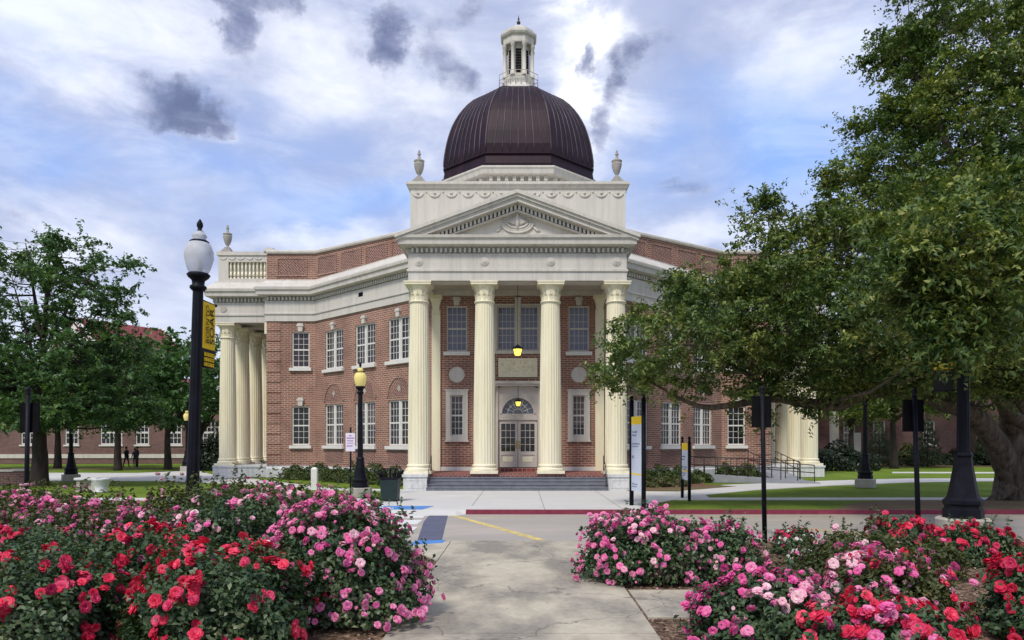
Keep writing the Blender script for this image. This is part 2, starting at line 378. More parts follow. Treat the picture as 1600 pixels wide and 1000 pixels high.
def mulch_mat(name='bark_mulch', dark=1.0):
    m, nt, b = new_mat(name)
    v = _coord(nt, 'Object', (1, 1, 1))
    vo = nt.nodes.new('ShaderNodeTexVoronoi'); vo.inputs['Scale'].default_value = 16; nt.links.new(v, vo.inputs['Vector'])
    col = _ramp(nt, vo.outputs['Color'], [(0.1, (0.05 * dark, 0.028 * dark, 0.018 * dark)), (0.5, (0.16 * dark, 0.095 * dark, 0.06 * dark)), (0.9, (0.32 * dark, 0.22 * dark, 0.15 * dark))])
    col = _mix(nt, 0.6, col, _ramp(nt, _noise(nt, v, 3, 4), [(0.3, (0.4,) * 3), (0.7, (1.2,) * 3)]), 'MULTIPLY')
    nt.links.new(col, b.inputs['Base Color']); b.inputs['Roughness'].default_value = 0.95
    _bump(nt, b, vo.outputs['Distance'], 0.9, 0.04)
    return m
M['mulch'] = mulch_mat()
M['mulch_red'] = pmat('pine_straw', (0.09, 0.04, 0.028), (0.17, 0.085, 0.055), 6, 0.95, 0.6, 30, c3=(0.13, 0.10, 0.05), big=(.5, (0.14, 0.12, 0.05)))
M['chip'] = leaf_mat('mulch_chips', [(0.05, (0.05, 0.028, 0.018)), (0.5, (0.17, 0.10, 0.065)), (0.95, (0.42, 0.31, 0.22))], 0.0, 0.9)

def walk_mat():
    m, nt, b = new_mat('stained_concrete')
    v = _coord(nt, 'Object')
    vs = _coord(nt, 'Object', (1.0, 0.55, 1))
    base = _ramp(nt, _noise(nt, v, 5, 6, .7), [(0.3, (0.43, 0.39, 0.30)), (0.7, (0.55, 0.50, 0.395))])
    st = _ramp(nt, _noise(nt, vs, 0.75, 6, .62), [(0.40, (0, 0, 0)), (0.58, (1, 1, 1))])
    col = _mix(nt, st, base, _ramp(nt, _noise(nt, v, 9, 5, .7), [(0.3, (0.19, 0.172, 0.145)), (0.7, (0.31, 0.282, 0.238))]))
    vo = nt.nodes.new('ShaderNodeTexVoronoi'); vo.inputs['Scale'].default_value = 2.2; nt.links.new(v, vo.inputs['Vector'])
    spots = _ramp(nt, vo.outputs['Distance'], [(0.018, (1, 1, 1)), (0.05, (0, 0, 0))])
    col = _mix(nt, spots, col, (0.15, 0.13, 0.11))
    vd = nt.nodes.new('ShaderNodeVectorMath'); vd.operation = 'ADD'
    nz = nt.nodes.new('ShaderNodeTexNoise'); nz.inputs['Scale'].default_value = 1.6; nz.inputs['Detail'].default_value = 6; nt.links.new(v, nz.inputs['Vector'])
    nt.links.new(v, vd.inputs[0]); nt.links.new(nz.outputs['Color'], vd.inputs[1])
    cr = nt.nodes.new('ShaderNodeTexVoronoi'); cr.feature = 'DISTANCE_TO_EDGE'; cr.inputs['Scale'].default_value = 0.33; nt.links.new(vd.outputs[0], cr.inputs['Vector'])
    col = _mix(nt, _ramp(nt, cr.outputs['Distance'], [(0.0, (.8,) * 3), (0.006, (0, 0, 0))]), col, (0.10, 0.09, 0.08))
    v3 = nt.nodes.new('ShaderNodeTexVoronoi'); v3.inputs['Scale'].default_value = 7; nt.links.new(v, v3.inputs['Vector'])
    col = _mix(nt, _ramp(nt, v3.outputs['Distance'], [(0.03, (.55,) * 3), (0.09, (0, 0, 0))]), col, (0.52, 0.49, 0.44))
    nt.links.new(col, b.inputs['Base Color']); b.inputs['Roughness'].default_value = 0.85
    _bump(nt, b, _noise(nt, v, 60, 5, .7), 0.25, 0.01)
    return m
M['walk'] = walk_mat()

# ------------------------------------------------------------------ mesh helpers
class MB:
    """collects faces, builds ONE mesh object"""
    def __init__(s): s.v = []; s.f = []; s.sm = []
    def add(s, vs, fs, smooth=False):
        o = len(s.v); s.v += [tuple(p) for p in vs]
        for f in fs: s.f.append([i + o for i in f]); s.sm.append(smooth)
        return s
    def box(s, x0, x1, y0, y1, z0, z1):
        v = [(x, y, z) for z in (z0, z1) for y in (y0, y1) for x in (x0, x1)]
        return s.add(v, [(0, 2, 3, 1), (4, 5, 7, 6), (0, 1, 5, 4), (1, 3, 7, 5), (3, 2, 6, 7), (2, 0, 4, 6)])
    def obox(s, p, u, x0, x1, o0, o1, z0, z1):
        """box in a facade frame: p origin (x,y), u unit direction along the wall, outward = right of u"""
        n = (u[1], -u[0])
        v = []
        for z in (z0, z1):
            for o in (o0, o1):
                for x in (x0, x1):
                    v.append((p[0] + u[0] * x + n[0] * o, p[1] + u[1] * x + n[1] * o, z))
        return s.add(v, [(0, 1, 3, 2), (4, 6, 7, 5), (0, 4, 5, 1), (1, 5, 7, 3), (3, 7, 6, 2), (2, 6, 4, 0)])
    def prism(s, poly, z0, z1):
        n = len(poly)
        v = [(x, y, z0) for x, y in poly] + [(x, y, z1) for x, y in poly]
        f = [tuple(range(n - 1, -1, -1)), tuple(range(n, 2 * n))]
        f += [(i, (i + 1) % n, n + (i + 1) % n, n + i) for i in range(n)]
        return s.add(v, f)
    def prism_xz(s, poly, y0, y1):
        n = len(poly)
        v = [(x, y0, z) for x, z in poly] + [(x, y1, z) for x, z in poly]
        f = [tuple(range(n)), tuple(range(2 * n - 1, n - 1, -1))]
        f += [(n + i, n + (i + 1) % n, (i + 1) % n, i) for i in range(n)]
        return s.add(v, f)
    def lathe(s, prof, n=16, c=(0, 0, 0), smooth=True, rot=0.0, rfun=None, caps=True):
        v = []
        for (r, z) in prof:
            for k in range(n):
                a = rot + 2 * PI * k / n
                rr = r * (rfun(k, z) if rfun else 1.0)
                v.append((c[0] + rr * math.cos(a), c[1] + rr * math.sin(a), c[2] + z))
        f = []
        for j in range(len(prof) - 1):
            for k in range(n):
                f.append((j * n + k, j * n + (k + 1) % n, (j + 1) * n + (k + 1) % n, (j + 1) * n + k))
        s.add(v, f, smooth)
        if caps:
            m = len(prof)
            s.add(v[:n], [tuple(range(n - 1, -1, -1))]); s.add(v[(m - 1) * n:], [tuple(range(n))])
        return s
    def tube(s, pts, rad, n=8, smooth=True, caps=True):
        pts = [Vector(p) for p in pts]
        if isinstance(rad, (int, float)): rad = [rad] * len(pts)
        up = None; v = []
        for i, p in enumerate(pts):
            t = (pts[min(i + 1, len(pts) - 1)] - pts[max(i - 1, 0)]).normalized()
            if up is None:
                up = t.orthogonal().normalized()
            up = (up - t * up.dot(t))
            up = up.normalized() if up.length > 1e-6 else t.orthogonal().normalized()
            w = t.cross(up)
            for k in range(n):
                a = 2 * PI * k / n
                v.append(tuple(p + (up * math.cos(a) + w * math.sin(a)) * rad[i]))
        m = len(pts)
        f = [(j * n + k, j * n + (k + 1) % n, (j + 1) * n + (k + 1) % n, (j + 1) * n + k) for j in range(m - 1) for k in range(n)]
        if caps: f += [tuple(range(n - 1, -1, -1)), tuple(range((m - 1) * n, m * n))]
        return s.add(v, f, smooth)
    def sweep(s, path, prof, closed=False):
        """path: xy polyline; prof: (out, z) list; outward is right of travel; mitred"""
        n = len(path); P = [Vector(p) for p in path]
        offs = []
        for i in range(n):
            a = P[i - 1] if (i > 0 or closed) else None
            c = P[(i + 1) % n] if (i < n - 1 or closed) else None
            d1 = (P[i] - a).normalized() if a is not None else None
            d2 = (c - P[i]).normalized() if c is not None else None
            if d1 is None: d1 = d2
            if d2 is None: d2 = d1
            n1 = Vector((d1.y, -d1.x)); n2 = Vector((d2.y, -d2.x))
            m = (n1 + n2).normalized()
            offs.append(m / max(0.2, m.dot(n1)))
        m = len(prof); v = []
        for i in range(n):
            for (o, z) in prof:
                q = P[i] + offs[i] * o
                v.append((q.x, q.y, z))
        f = []
        rng = n if closed else n - 1
        for i in range(rng):
            j = (i + 1) % n
            for k in range(m - 1):
                f.append((i * m + k, j * m + k, j * m + k + 1, i * m + k + 1))
        if not closed:
            f += [tuple(range(m - 1, -1, -1)), tuple((n - 1) * m + k for k in range(m))]
        return s.add(v, f)
    def wall(s, p0, p1, z0, z1, holes=(), depth=0.22):
        """wall sheet from p0 to p1 with openings (u0,u1,za,zb) and their reveals"""
        p0 = Vector(p0); p1 = Vector(p1); L = (p1 - p0).length; u = (p1 - p0) / L; nrm = Vector((u.y, -u.x))
        us = sorted({0.0, L} | {h[0] for h in holes} | {h[1] for h in holes})
        zs = sorted({z0, z1} | {h[2] for h in holes} | {h[3] for h in holes})
        def pt(a, z, o=0.0):
            q = p0 + u * a + nrm * o
            return (q.x, q.y, z)
        for a, b in zip(us, us[1:]):
            for c, d in zip(zs, zs[1:]):
                mu, mz = (a + b) / 2, (c + d) / 2
                if any(h[0] < mu < h[1] and h[2] < mz < h[3] for h in holes): continue
                s.add([pt(a, c), pt(b, c), pt(b, d), pt(a, d)], [(0, 1, 2, 3)])
        for (a, b, c, d) in holes:
            for q in (((a, c), (b, c)), ((b, c), (b, d)), ((b, d), (a, d)), ((a, d), (a, c))):
                (x0, y0), (x1, y1) = q
                s.add([pt(x0, y0), pt(x1, y1), pt(x1, y1, -depth), pt(x0, y0, -depth)], [(0, 1, 2, 3)])
        return s
    def build(s, name, mat, parent=None, uv=True, loc=None):
        me = bpy.data.meshes.new(name)
        me.from_pydata(s.v, [], s.f)
        me.polygons.foreach_set('use_smooth', s.sm)
        if uv: box_uv(me)
        if mat: me.materials.append(mat)
        me.update()
        o = bpy.data.objects.new(name, me)
        COL.objects.link(o)
        if parent is not None: o.parent = parent
        if loc is not None: o.location = loc
        return o

def box_uv(me):
    lay = me.uv_layers.new(name='UVMap')
    nl = len(me.loops)
    uv = np.zeros((nl, 2))
    co = np.array([v.co[:] for v in me.vertices]) if len(me.vertices) else np.zeros((0, 3))
    for p in me.polygons:
        n = p.normal
        for li in p.loop_indices:
            q = co[me.loops[li].vertex_index]
            if abs(n.z) > 0.75: uv[li] = (q[0], q[1])
            else:
                l = math.hypot(n.x, n.y) or 1.0
                uv[li] = ((-n.y * q[0] + n.x * q[1]) / l, q[2])
    lay.data.foreach_set('uv', uv.astype(np.float32).ravel())

def tag(o, label=None, cat=None, group=None, kind=None):
    if label: o['label'] = label
    if cat: o['category'] = cat
    if group: o['group'] = group
    if kind: o['kind'] = kind
    return o
def thing(name, label, cat, loc=(0, 0, 0), rz=0.0, group=None):
    o = bpy.data.objects.new(name, None); COL.objects.link(o)
    o.location = loc; o.rotation_euler = (0, 0, rz); o.empty_display_size = 0.2
    return tag(o, label, cat, group)
def part(o, name, parent, mesh_from=None): ...
def dup(root, loc=None, rz=None, label=None, scale=None):
    def rec(o, par):
        c = o.copy(); COL.objects.link(c)
        if par is not None: c.parent = par
        for ch in o.children: rec(ch, c)
        return c
    r = rec(root, None)
    if loc is not None: r.location = loc
    if rz is not None: r.rotation_euler = (0, 0, rz)
    if scale is not None: r.scale = (scale,) * 3
    if label: r['label'] = label
    return r
def structure(o): o['kind'] = 'structure'; return o
def text_mesh(body, size, extrude=0.001):
    cu = bpy.data.curves.new('lettering', 'FONT'); cu.body = body; cu.size = size; cu.extrude = extrude
    cu.align_x = 'CENTER'; cu.align_y = 'CENTER'
    ob = bpy.data.objects.new('lettering', cu); COL.objects.link(ob)
    dg = bpy.context.evaluated_depsgraph_get()
    me = bpy.data.meshes.new_from_object(ob.evaluated_get(dg))
    COL.objects.unlink(ob); bpy.data.objects.remove(ob)
    return me
def np_mesh(name, V, Fq, mat, parent=None, smooth=False):
    """V (n,3) float, Fq (m,4) int"""
    me = bpy.data.meshes.new(name)
    me.vertices.add(len(V)); me.vertices.foreach_set('co', np.asarray(V, np.float32).ravel())
    k = Fq.shape[1]
    me.loops.add(Fq.size); me.loops.foreach_set('vertex_index', Fq.astype(np.int32).ravel())
    me.polygons.add(len(Fq))
    me.polygons.foreach_set('loop_start', np.arange(0, Fq.size, k, dtype=np.int32))
    me.polygons.foreach_set('loop_total', np.full(len(Fq), k, dtype=np.int32))
    if smooth: me.polygons.foreach_set('use_smooth', np.ones(len(Fq), dtype=bool))
    me.update(calc_edges=True); me.validate()
    if mat: me.materials.append(mat)
    o = bpy.data.objects.new(name, me); COL.objects.link(o)
    if parent is not None: o.parent = parent
    return o
def leaves(P, Nrm, ln, wd, rng, droop=0.25):
    """one folded four-sided leaf per point"""
    n = len(P)
    Nrm = Nrm / (np.linalg.norm(Nrm, axis=1, keepdims=True) + 1e-9)
    t = rng.normal(size=(n, 3)); t -= Nrm * np.sum(t * Nrm, axis=1, keepdims=True)
    t /= (np.linalg.norm(t, axis=1, keepdims=True) + 1e-9)
    b = np.cross(Nrm, t)
    L = (ln * rng.uniform(0.65, 1.25, n))[:, None]; W = (wd * rng.uniform(0.7, 1.2, n))[:, None]
    base = P - t * L * 0.5
    tip = P + t * L * 0.5 - Nrm * L * droop
    l = P + b * W * 0.5 + Nrm * L * 0.10
    r = P - b * W * 0.5 + Nrm * L * 0.10
    V = np.stack([base, r, tip, l], axis=1).reshape(-1, 3)
    Fq = np.arange(4 * n).reshape(n, 4)
    return V, Fq

# ------------------------------------------------------------------ ground, road, paths
def slab(name, pts, ztop, thick, mat, kind='structure'):
    o = MB().prism(pts, ztop - thick, ztop).build(name, mat)
    o['kind'] = kind
    return o
def ccw(pts):
    a = sum(p[0] * q[1] - q[0] * p[1] for p, q in zip(pts, pts[1:] + pts[:1]))
    return pts if a > 0 else pts[::-1]
YC, YN = 24.2, 17.6                                     # far and near edge of the road
structure(MB().box(-900, 900, -200, 1800, -0.9, -0.30).build('ground', M['grass']))
slab('lawn', [(-160, YC + .18), (160, YC + .18), (160, 320), (-160, 320)], -0.02, 0.25, M['grass'])
slab('road', [(-120, YN), (120, YN), (120, YC), (-120, YC)], -0.13, 0.15, M['road'])
slab('planting_bed', [(-60, 2), (60, 2), (60, YN - .02), (-60, YN - .02)], -0.125, 0.15, M['mulch'])
# near walk
wl0, wr0 = -1.62, 1.62
walk = MB()
for y0, y1 in ((3.0, 9.05), (9.07, 12.2), (12.212, 17.55)):
    walk.box(wl0 + (0.0 if y0 < 12 else 0.0), wr0, y0, y1, -0.2, -0.10)
structure(walk.build('walkway', M['walk']))
slab('walkway_apron', ccw([(1.64, 17.55), (1.64, 14.6), (2.6, 17.55)]), -0.104, 0.1, M['walk'])
slab('walkway_apron', ccw([(-1.64, 17.55), (-1.64, 14.6), (-3.0, 17.55)]), -0.104, 0.1, M['walk'])
structure(MB().box(1.66, 3.6, 9.9, 11.75, -0.2, -0.104).build('paving_slab', M['walk']))
# plaza before the steps
plz = [(-6.9, YC + .16), (-1.8, YC + .16), G(1040, 797), G(1027, 790), G(1030, 785), G(1050, 781), G(1110, 778.5),
       G(1102, 773), G(1180, 765.5), G(1300, 758.5), G(1420, 753.5), G(1640, 750), G(1640, 747), G(1420, 747.5), G(1290, 751), G(1130, 757.5),
       G(1060, 768), (4.6, 33.6), (5.6, 34.6), (5.2, 38.2), (-5.2, 38.2), (-5.5, 34.9), (-5.2, 30), (-5.5, 28)]
slab('plaza', ccw(plz), 0.0, 0.3, M['plaza'])
jm = MB()
for x in (-1.7, 0.75, 3.3): jm.box(x - .012, x + .012, YC + 1.7 if x < 0 else YC + .2, 34.0, 0.0005, 0.004)
structure(jm.build('plaza_joints', M['joint']))
slab('thin_walk', ccw([G(1040, 780.8), G(1760, 780.8), G(1760, 777.2), G(1100, 777.6)]), 0.004, 0.1, M['plaza'])
slab('mulch_bed', ccw([G(1300, 796.3), (40, YC + .2), (40, 27.9), G(1400, 781.6), G(1335, 786)]), 0.006, 0.1, M['mulch_red'])
slab('wing_bed', ccw([(4.7, 33.9), G(1062, 767), G(1095, 764.5), G(1150, 760), G(1100, 757), G(1100, 750), (5.6, 40), (5.3, 34.6)]), 0.01, 0.1, M['mulch_red'])
slab('left_path', ccw([(-5.4, 33.6), (-5.4, 34.8), (-9, 35.6), (-13, 41), (-17, 46.2), (-21, 51), (-26, 60), (-24, 60), (-27, 53), (-36, 53.5), (-60, 54), (-60, 45.5), (-36, 43), (-20, 42.2), (-12, 38), (-9.5, 34.6)]), 0.004, 0.1, M['plaza'])
slab('roadside_path', [(-60, 29.6), (-6.5, 28.2), (-5.4, 28.4), (-5.4, 29.2), (-60, 30.7)], 0.006, 0.1, M['plaza'])
slab('back_path', [(-70, 60.5), (-27, 60.5), (-27, 63), (-70, 63)], 0.0, 0.1, M['mulch_red'])
slab('right_path', [(26, 53), (80, 50), (80, 52), (27, 55)], 0.0, 0.1, M['plaza'])
slab('foundation_bed', [(22, 66), (90, 66), (90, 75.5), (22, 75.5)], 0.0, 0.1, M['mulch_red'])
# kerbs, ramp and painted road markings
structure(MB().box(-1.78, 60, YC - .02, YC + .16, -0.28, 0.012).build('maroon_kerb', M['maroon']))
structure(MB().box(-60, -6.9, YC - .02, YC + .16, -0.28, 0.008).build('kerb', M['pier']))
rp = MB()
rp.add([(-6.9, YC - .55, -.14), (-2.1, YC - .55, -.14), (-1.79, YC - .05, -.14), (-1.79, YC + .17, 0.006), (-6.9, YC + .17, 0.006), (-2.1, YC + .1, 0.006)], [(0, 1, 5, 4), (1, 2, 5), (2, 3, 5), (5, 3, 4)])
structure(rp.build('kerb_ramp', M['plaza']))
slab('blue_pad', [(-6.6, YC + .18), (-3.25, YC + .18), (-3.0, YC + 1.5), (-6.6, YC + 1.5)], 0.012, 0.01, M['blue'])
wc = MB()                                            # white wheelchair symbol on the blue pad
cx, cy = -4.6, YC + .85
wc.lathe([(0.36, 0.0), (0.36, 0.004), (0.27, 0.004), (0.27, 0.0)], 24, (cx, cy - .15, 0.0125), False, caps=False)
wc.box(cx - .25, cx - .13, cy - .05, cy + .42, 0.0125, 0.0165); wc.box(cx - .13, cx + .3, cy - .1, cy + .02, 0.0125, 0.0165)
wc.box(cx + .3, cx + .4, cy - .45, cy - .1, 0.0125, 0.0165); wc.lathe([(0.1, 0), (0.1, .004)], 14, (cx - .19, cy + .52, 0.0125), False)
structure(wc.build('access_symbol', M['roadwhite']))
cw = MB()
for y0, y1 in ((YC - 1.15, YC - .5), (YC - 2.9, YC - 1.75), (YC - 5.0, YC - 3.6)):
    cw.box(-9.0, -3.05 + (YC - y1) * .06, y0, y1, -0.13, -0.124)
structure(cw.build('crosswalk_stripes', M['roadwhite']))
zr = -0.122
sl = MB(); q = [G(700, 804, zr), G(672, 803.5, zr), G(662, 815, zr), G(652, 845, zr), G(690, 845, zr)]
slab('slate_strip', ccw(q), zr, 0.008, M['slate'])
slab('blue_strip', ccw([G(697, 845.0, zr), G(692, 849.5, zr), G(640, 853, zr), G(648, 846.0, zr)]), zr + .02, 0.06, M['blue'])
slab('yellow_line', ccw([G(702, 805, zr), G(716, 806, zr), G(854, 843.5, zr), G(839, 844, zr)]), zr, 0.008, M['yellow'])
fy = MB()
for a, b in ((-1.9, .55), (2.3, 4.5), (4.7, 60)): fy.box(a, b, YC - .95, YC - .72, -0.13, -0.1265)
for i in range(14): fy.box(.75 + i * .1, .79 + i * .1 + (i % 3) * .01, YC - .98 + (i % 2) * .02, YC - .80, -0.13, -0.1262)
structure(fy.build('faded_line', M['yellow_faded']))
slab('yellow_line', ccw([G(1250, 824, zr), G(1400, 836, zr), G(1395, 839, zr), G(1240, 826, zr)]), zr, 0.008, M['yellow_faded'])
slab('yellow_line', ccw([G(1430, 816, zr), G(1480, 819, zr), G(1480, 821, zr), G(1428, 818, zr)]), zr, 0.008, M['yellow_faded'])
structure(MB().box(8.6, 60, YN - .45, YN - .1, -0.2, -0.06).build('near_kerb', M['pier']))
structure(MB().box(8.8, 20, 13.3, 13.45, -0.2, -0.02).build('bed_edging', M['pier']))

# ------------------------------------------------------------------ the domed building
AX = -0.19                                            # building axis
B = thing('domed_building', 'red brick building with cream columns, white pediment and dark copper dome', 'building', (AX, 34.8, 0))
BO = 34.8
def bpart(mb, name, mat, parent=None):
    """building parts are modelled in axis coordinates (x from the axis, y from the camera)"""
    mb.v = [(x, y - BO, z) for x, y, z in mb.v]
    return mb.build(name, M[mat], parent or B)
FW, FL = 38.4, 46.5                                   # front wall, flat end walls
ZP, ZE = 0.72, 9.6                                    # plinth top, underside of the entablature
DL = 8.1 * math.sqrt(2)
faces = []                                            # (p0, p1) of the wall runs left to right
pL0, pL1, pL2, pL3 = (-15.5, 60), (-15.5, FL), (-12.5, FL), (-4.4, FW)
pR3, pR2, pR1, pR0 = (4.4, FW), (12.5, FL), (15.5, FL), (15.5, 60)
def winhole(c, w, z0, z1): return (c - w / 2, c + w / 2, z0, z1)
DWIN = [2.75, 6.02, 9.32]                             # double windows along each diagonal wall
WUP, WLO = (6.55, 8.85), (1.98, 4.42)
dh = [winhole(c, 2.0, *z) for c in DWIN for z in (WUP, WLO)]
flat_h = [winhole(2.09, 1.08, 6.75, 8.95), winhole(2.09, 1.08, 1.98, 4.38)]
flat_h_r = [winhole(.91, 1.08, 6.75, 8.95), winhole(.91, 1.08, 1.98, 4.38)]
front_h = [winhole(4.4 - 3.1, 1.06, 6.78, 9.1), winhole(4.4 + 3.1, 1.06, 6.78, 9.1), winhole(4.4 - 3.1, .64, 2.5, 4.55), winhole(4.4 + 3.1, .64, 2.5, 4.55),
           winhole(4.4 - .58, .96, 6.82, 9.1), winhole(4.4 + .58, .96, 6.82, 9.1), (4.4 - 1.12, 4.4 + 1.12, 0.73, 5.0)]
w = MB()
w.wall(pL0, pL1, 0, ZE)
w.wall(pL1, pL2, 0, ZE, flat_h); w.wall(pL2, pL3, 0, ZE, [(DL - h[1], DL - h[0], h[2], h[3]) for h in dh])
w.wall(pL3, pR3, 0, ZE, front_h)
w.wall(pR3, pR2, 0, ZE, dh); w.wall(pR2, pR1, 0, ZE, flat_h_r); w.wall(pR1, pR0, 0, ZE); w.wall(pR0, pL0, 0, ZE)
bpart(w, 'wall', 'brick')
bk = MB()                                             # black sheet standing in for the rooms' darkness behind the openings
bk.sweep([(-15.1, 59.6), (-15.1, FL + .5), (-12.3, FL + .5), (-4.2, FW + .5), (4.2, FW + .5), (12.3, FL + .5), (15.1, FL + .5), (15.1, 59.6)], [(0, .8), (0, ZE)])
bpart(bk, 'room_dark_sheet', 'blackflat')
rf = MB().prism(ccw([pL0, pL1, pL2, pL3, pR3, pR2, pR1, pR0]), 12.0, 12.1)
bpart(rf, 'flat_roof', 'stone_dark')
# plinth
ppath = [(-15.5, 60), (-15.5, FL - .02), (-12.5, FL - .02), (-5.3, FW + .9)]
pl = MB()
prof = [(0.0, 0.0), (0.16, 0.0), (0.16, 0.55), (0.10, 0.62), (0.10, ZP), (0.0, ZP)]
pl.sweep([(-15.5, FL - .02), (-12.5, FL - .02), (-5.2, FW + .8)], prof)
bpart(pl, 'plinth', 'granite'); pl = MB()
pl.sweep([(5.2, FW + .8), (12.5, FL - .02), (15.5, FL - .02)], prof)
bpart(pl, 'plinth', 'granite')

def entab_profile(z0=ZE):
    return [(0.0, z0), (0.10, z0), (0.10, z0 + .40), (0.16, z0 + .42), (0.16, z0 + .52), (0.10, z0 + .54), (0.10, z0 + 1.22), (0.12, z0 + 1.24), (0.0, z0 + 1.26),
            (0.0, z0 + 1.50), (0.30, z0 + 1.54), (0.50, z0 + 1.58), (0.52, z0 + 1.80), (0.60, z0 + 1.86), (0.62, z0 + 1.98), (0.0, z0 + 2.02)]
def dentils(mb, path, z0, z1, o0, o1, w=.10, gap=.115):
    for a, b in zip(path, path[1:]):
        a = Vector(a); b = Vector(b); L = (b - a).length; u = (b - a) / L
        n = max(1, int(L / (w + gap))); st = L / n
        for i in range(n):
            c = (i + .5) * st
            mb.obox(a, u, c - w / 2, c + w / 2, o0, o1, z0, z1)
    return mb
def entablature(path, parent=None, roof=True):
    e = MB().sweep(path, entab_profile())
    dentils(e, path, ZE + 1.28, ZE + 1.48, 0.0, 0.22)
    return bpart(e, 'entablature', 'stone', parent)
wl = [(-18.85, 55.6), (-18.85, 47.05), (-15.5, 47.05), (-15.5, FL), (-12.5, FL), (-4.4, FW)]
wr = [(-x, y) for x, y in wl[::-1]]
fr = [(-4.92, FW + .3), (-4.92, 34.8), (4.92, 34.8), (4.92, FW + .3)]
entablature(wl); entablature(wr); entablature(fr)
# sloped gutter course and brick parapet of the wings
for side in (-1, 1):
    pp = wl if side < 0 else wr
    g = MB().sweep(pp, [(0.55, ZE + 2.0), (0.55, ZE + 2.06), (0.06, ZE + 2.5), (0.06, ZE + 2.56), (-.3, ZE + 2.56)])
    bpart(g, 'gutter_course', 'stone')
    br = MB()
    bp = [(-15.5, FL), (-12.5, FL), (-5.62, 41.6)] if side < 0 else [(5.62, 41.6), (12.5, FL), (15.5, FL)]
    br.sweep(bp, [(-.5, 12.1), (0.0, 12.1), (0.0, 13.75), (-.5, 13.75)])
    bpart(br, 'parapet', 'brick')
    cp = MB().sweep(bp, [(-.6, 13.75), (0.1, 13.75), (0.14, 13.82), (0.14, 13.92), (0.06, 13.98), (-.6, 13.98)])
    bpart(cp, 'coping', 'stone')
    a, b = (Vector(bp[0]), Vector(bp[1])), (Vector(bp[1]), Vector(bp[2]))
    for (p0, p1) in (a, b):
        L = (p1 - p0).length; u = (p1 - p0) / L
        cs = [(L * .52, .85)] if L < 5 else [(L * k, .80) for k in (.13, .38, .63, .88)]
        for c, hw in cs:
            bpart(MB().obox(p0, u, c - hw, c + hw, .0, .015, 12.45, 13.45), 'parapet_panel', 'brick_diag')
            pf = MB()
            for x0, x1, z0, z1 in ((c - hw - .09, c + hw + .09, 13.45, 13.54), (c - hw - .09, c + hw + .09, 12.36, 12.45), (c - hw - .09, c - hw, 12.45, 13.45), (c + hw, c + hw + .09, 12.45, 13.45)):
                pf.obox(p0, u, x0, x1, 0.0, .05, z0, z1)
            bpart(pf, 'panel_border', 'brick')
# attic block
ab = MB().box(-5.6, 5.6, 39.3, 56, 11.5, 15.5)
bpart(ab, 'attic_block', 'stone')
ac = MB().sweep([(-5.6, 56), (-5.6, 39.3), (5.6, 39.3), (5.6, 56)], [(0, 15.35), (.08, 15.38), (.12, 15.5), (.2, 15.55), (.2, 15.68), (0, 15.72), (-.8, 15.74)])
ac.box(-5.4, 5.4, 39.5, 56, 15.5, 15.6)
bpart(ac, 'attic_coping', 'stone')
gl = MB()
for i in range(13):
    c = -5.2 + i * (10.4 / 12)
    pts = [(c + .3 * math.cos(PI + PI * k / 8), 39.29, 15.18 + .24 * math.sin(PI + PI * k / 8)) for k in range(9)]
    gl.tube(pts, [.02, .035, .045, .055, .06, .055, .045, .035, .02], 6)
    gl.lathe([(.01, -.06), (.07, -.02), (.07, .03), (.01, .07)], 8, (c, 39.28, 15.12))
    gl.lathe([(.01, -.05), (.05, 0), (.01, .05)], 8, (c + .43, 39.28, 15.18))
bpart(gl, 'garland', 'stone')
# drum, dome, lantern
DY = 48.0
oct_rot = PI / 8
def octa(r): return [(r / math.cos(PI / 8) * math.cos(oct_rot + k * PI / 4), DY + r / math.cos(PI / 8) * math.sin(oct_rot + k * PI / 4)) for k in range(8)]
dr = MB().prism(octa(4.35), 15.5, 17.7)
op = octa(4.35)
dr.sweep(op, [(0, 16.5), (.10, 16.55), (.10, 16.7), (0, 16.74)], True)
dr.sweep(op, [(0, 17.42), (.42, 17.46), (.52, 17.52), (.56, 17.75), (.62, 17.85), (.62, 17.95), (0, 18.0)], True)
for i in range(8):
    a, b = Vector(op[i]), Vector(op[(i + 1) % 8]); L = (b - a).length; u = (b - a) / L
    for k in range(8):
        c = (k + .5) * L / 8
        dr.obox(a, u, c - .1, c + .1, 0.0, .34, 17.18, 17.44); dr.obox(a, u, c - .08, c + .08, 0.0, .16, 16.95, 17.18)
        n = Vector((u.y, -u.x)); q = a + u * (c + L / 16) + n * .02
        dr.lathe([(.0, -.05), (.05, 0.0), (0.0, .05)], 8, (q.x, q.y, 16.98))
bpart(dr, 'drum', 'stone')
R8 = 1 / math.cos(PI / 8)
dprof = [(4.66, 18.02), (4.70, 18.14), (4.58, 18.22), (4.50, 18.74), (4.60, 18.78), (4.60, 18.86)]
H0, RB, HT = 18.86, 4.55, 5.3
_dt = np.array([0, .10, .27, .40, .506, .624, .74, .82, .88, .94, 1.0]); _dr = np.array([1.0, 1.0, .968, .930, .888, .823, .732, .655, .57, .45, .28])
def dome_r(t): return RB * float(np.interp(t, _dt, _dr))
for k in range(21):
    t = k / 20
    dprof.append((dome_r(t), H0 + HT * t))
dm = MB().lathe([(r * R8, z) for r, z in dprof], 8, (0, DY, 0), False, oct_rot)
bpart(dm, 'dome', 'copper')
sm = MB()
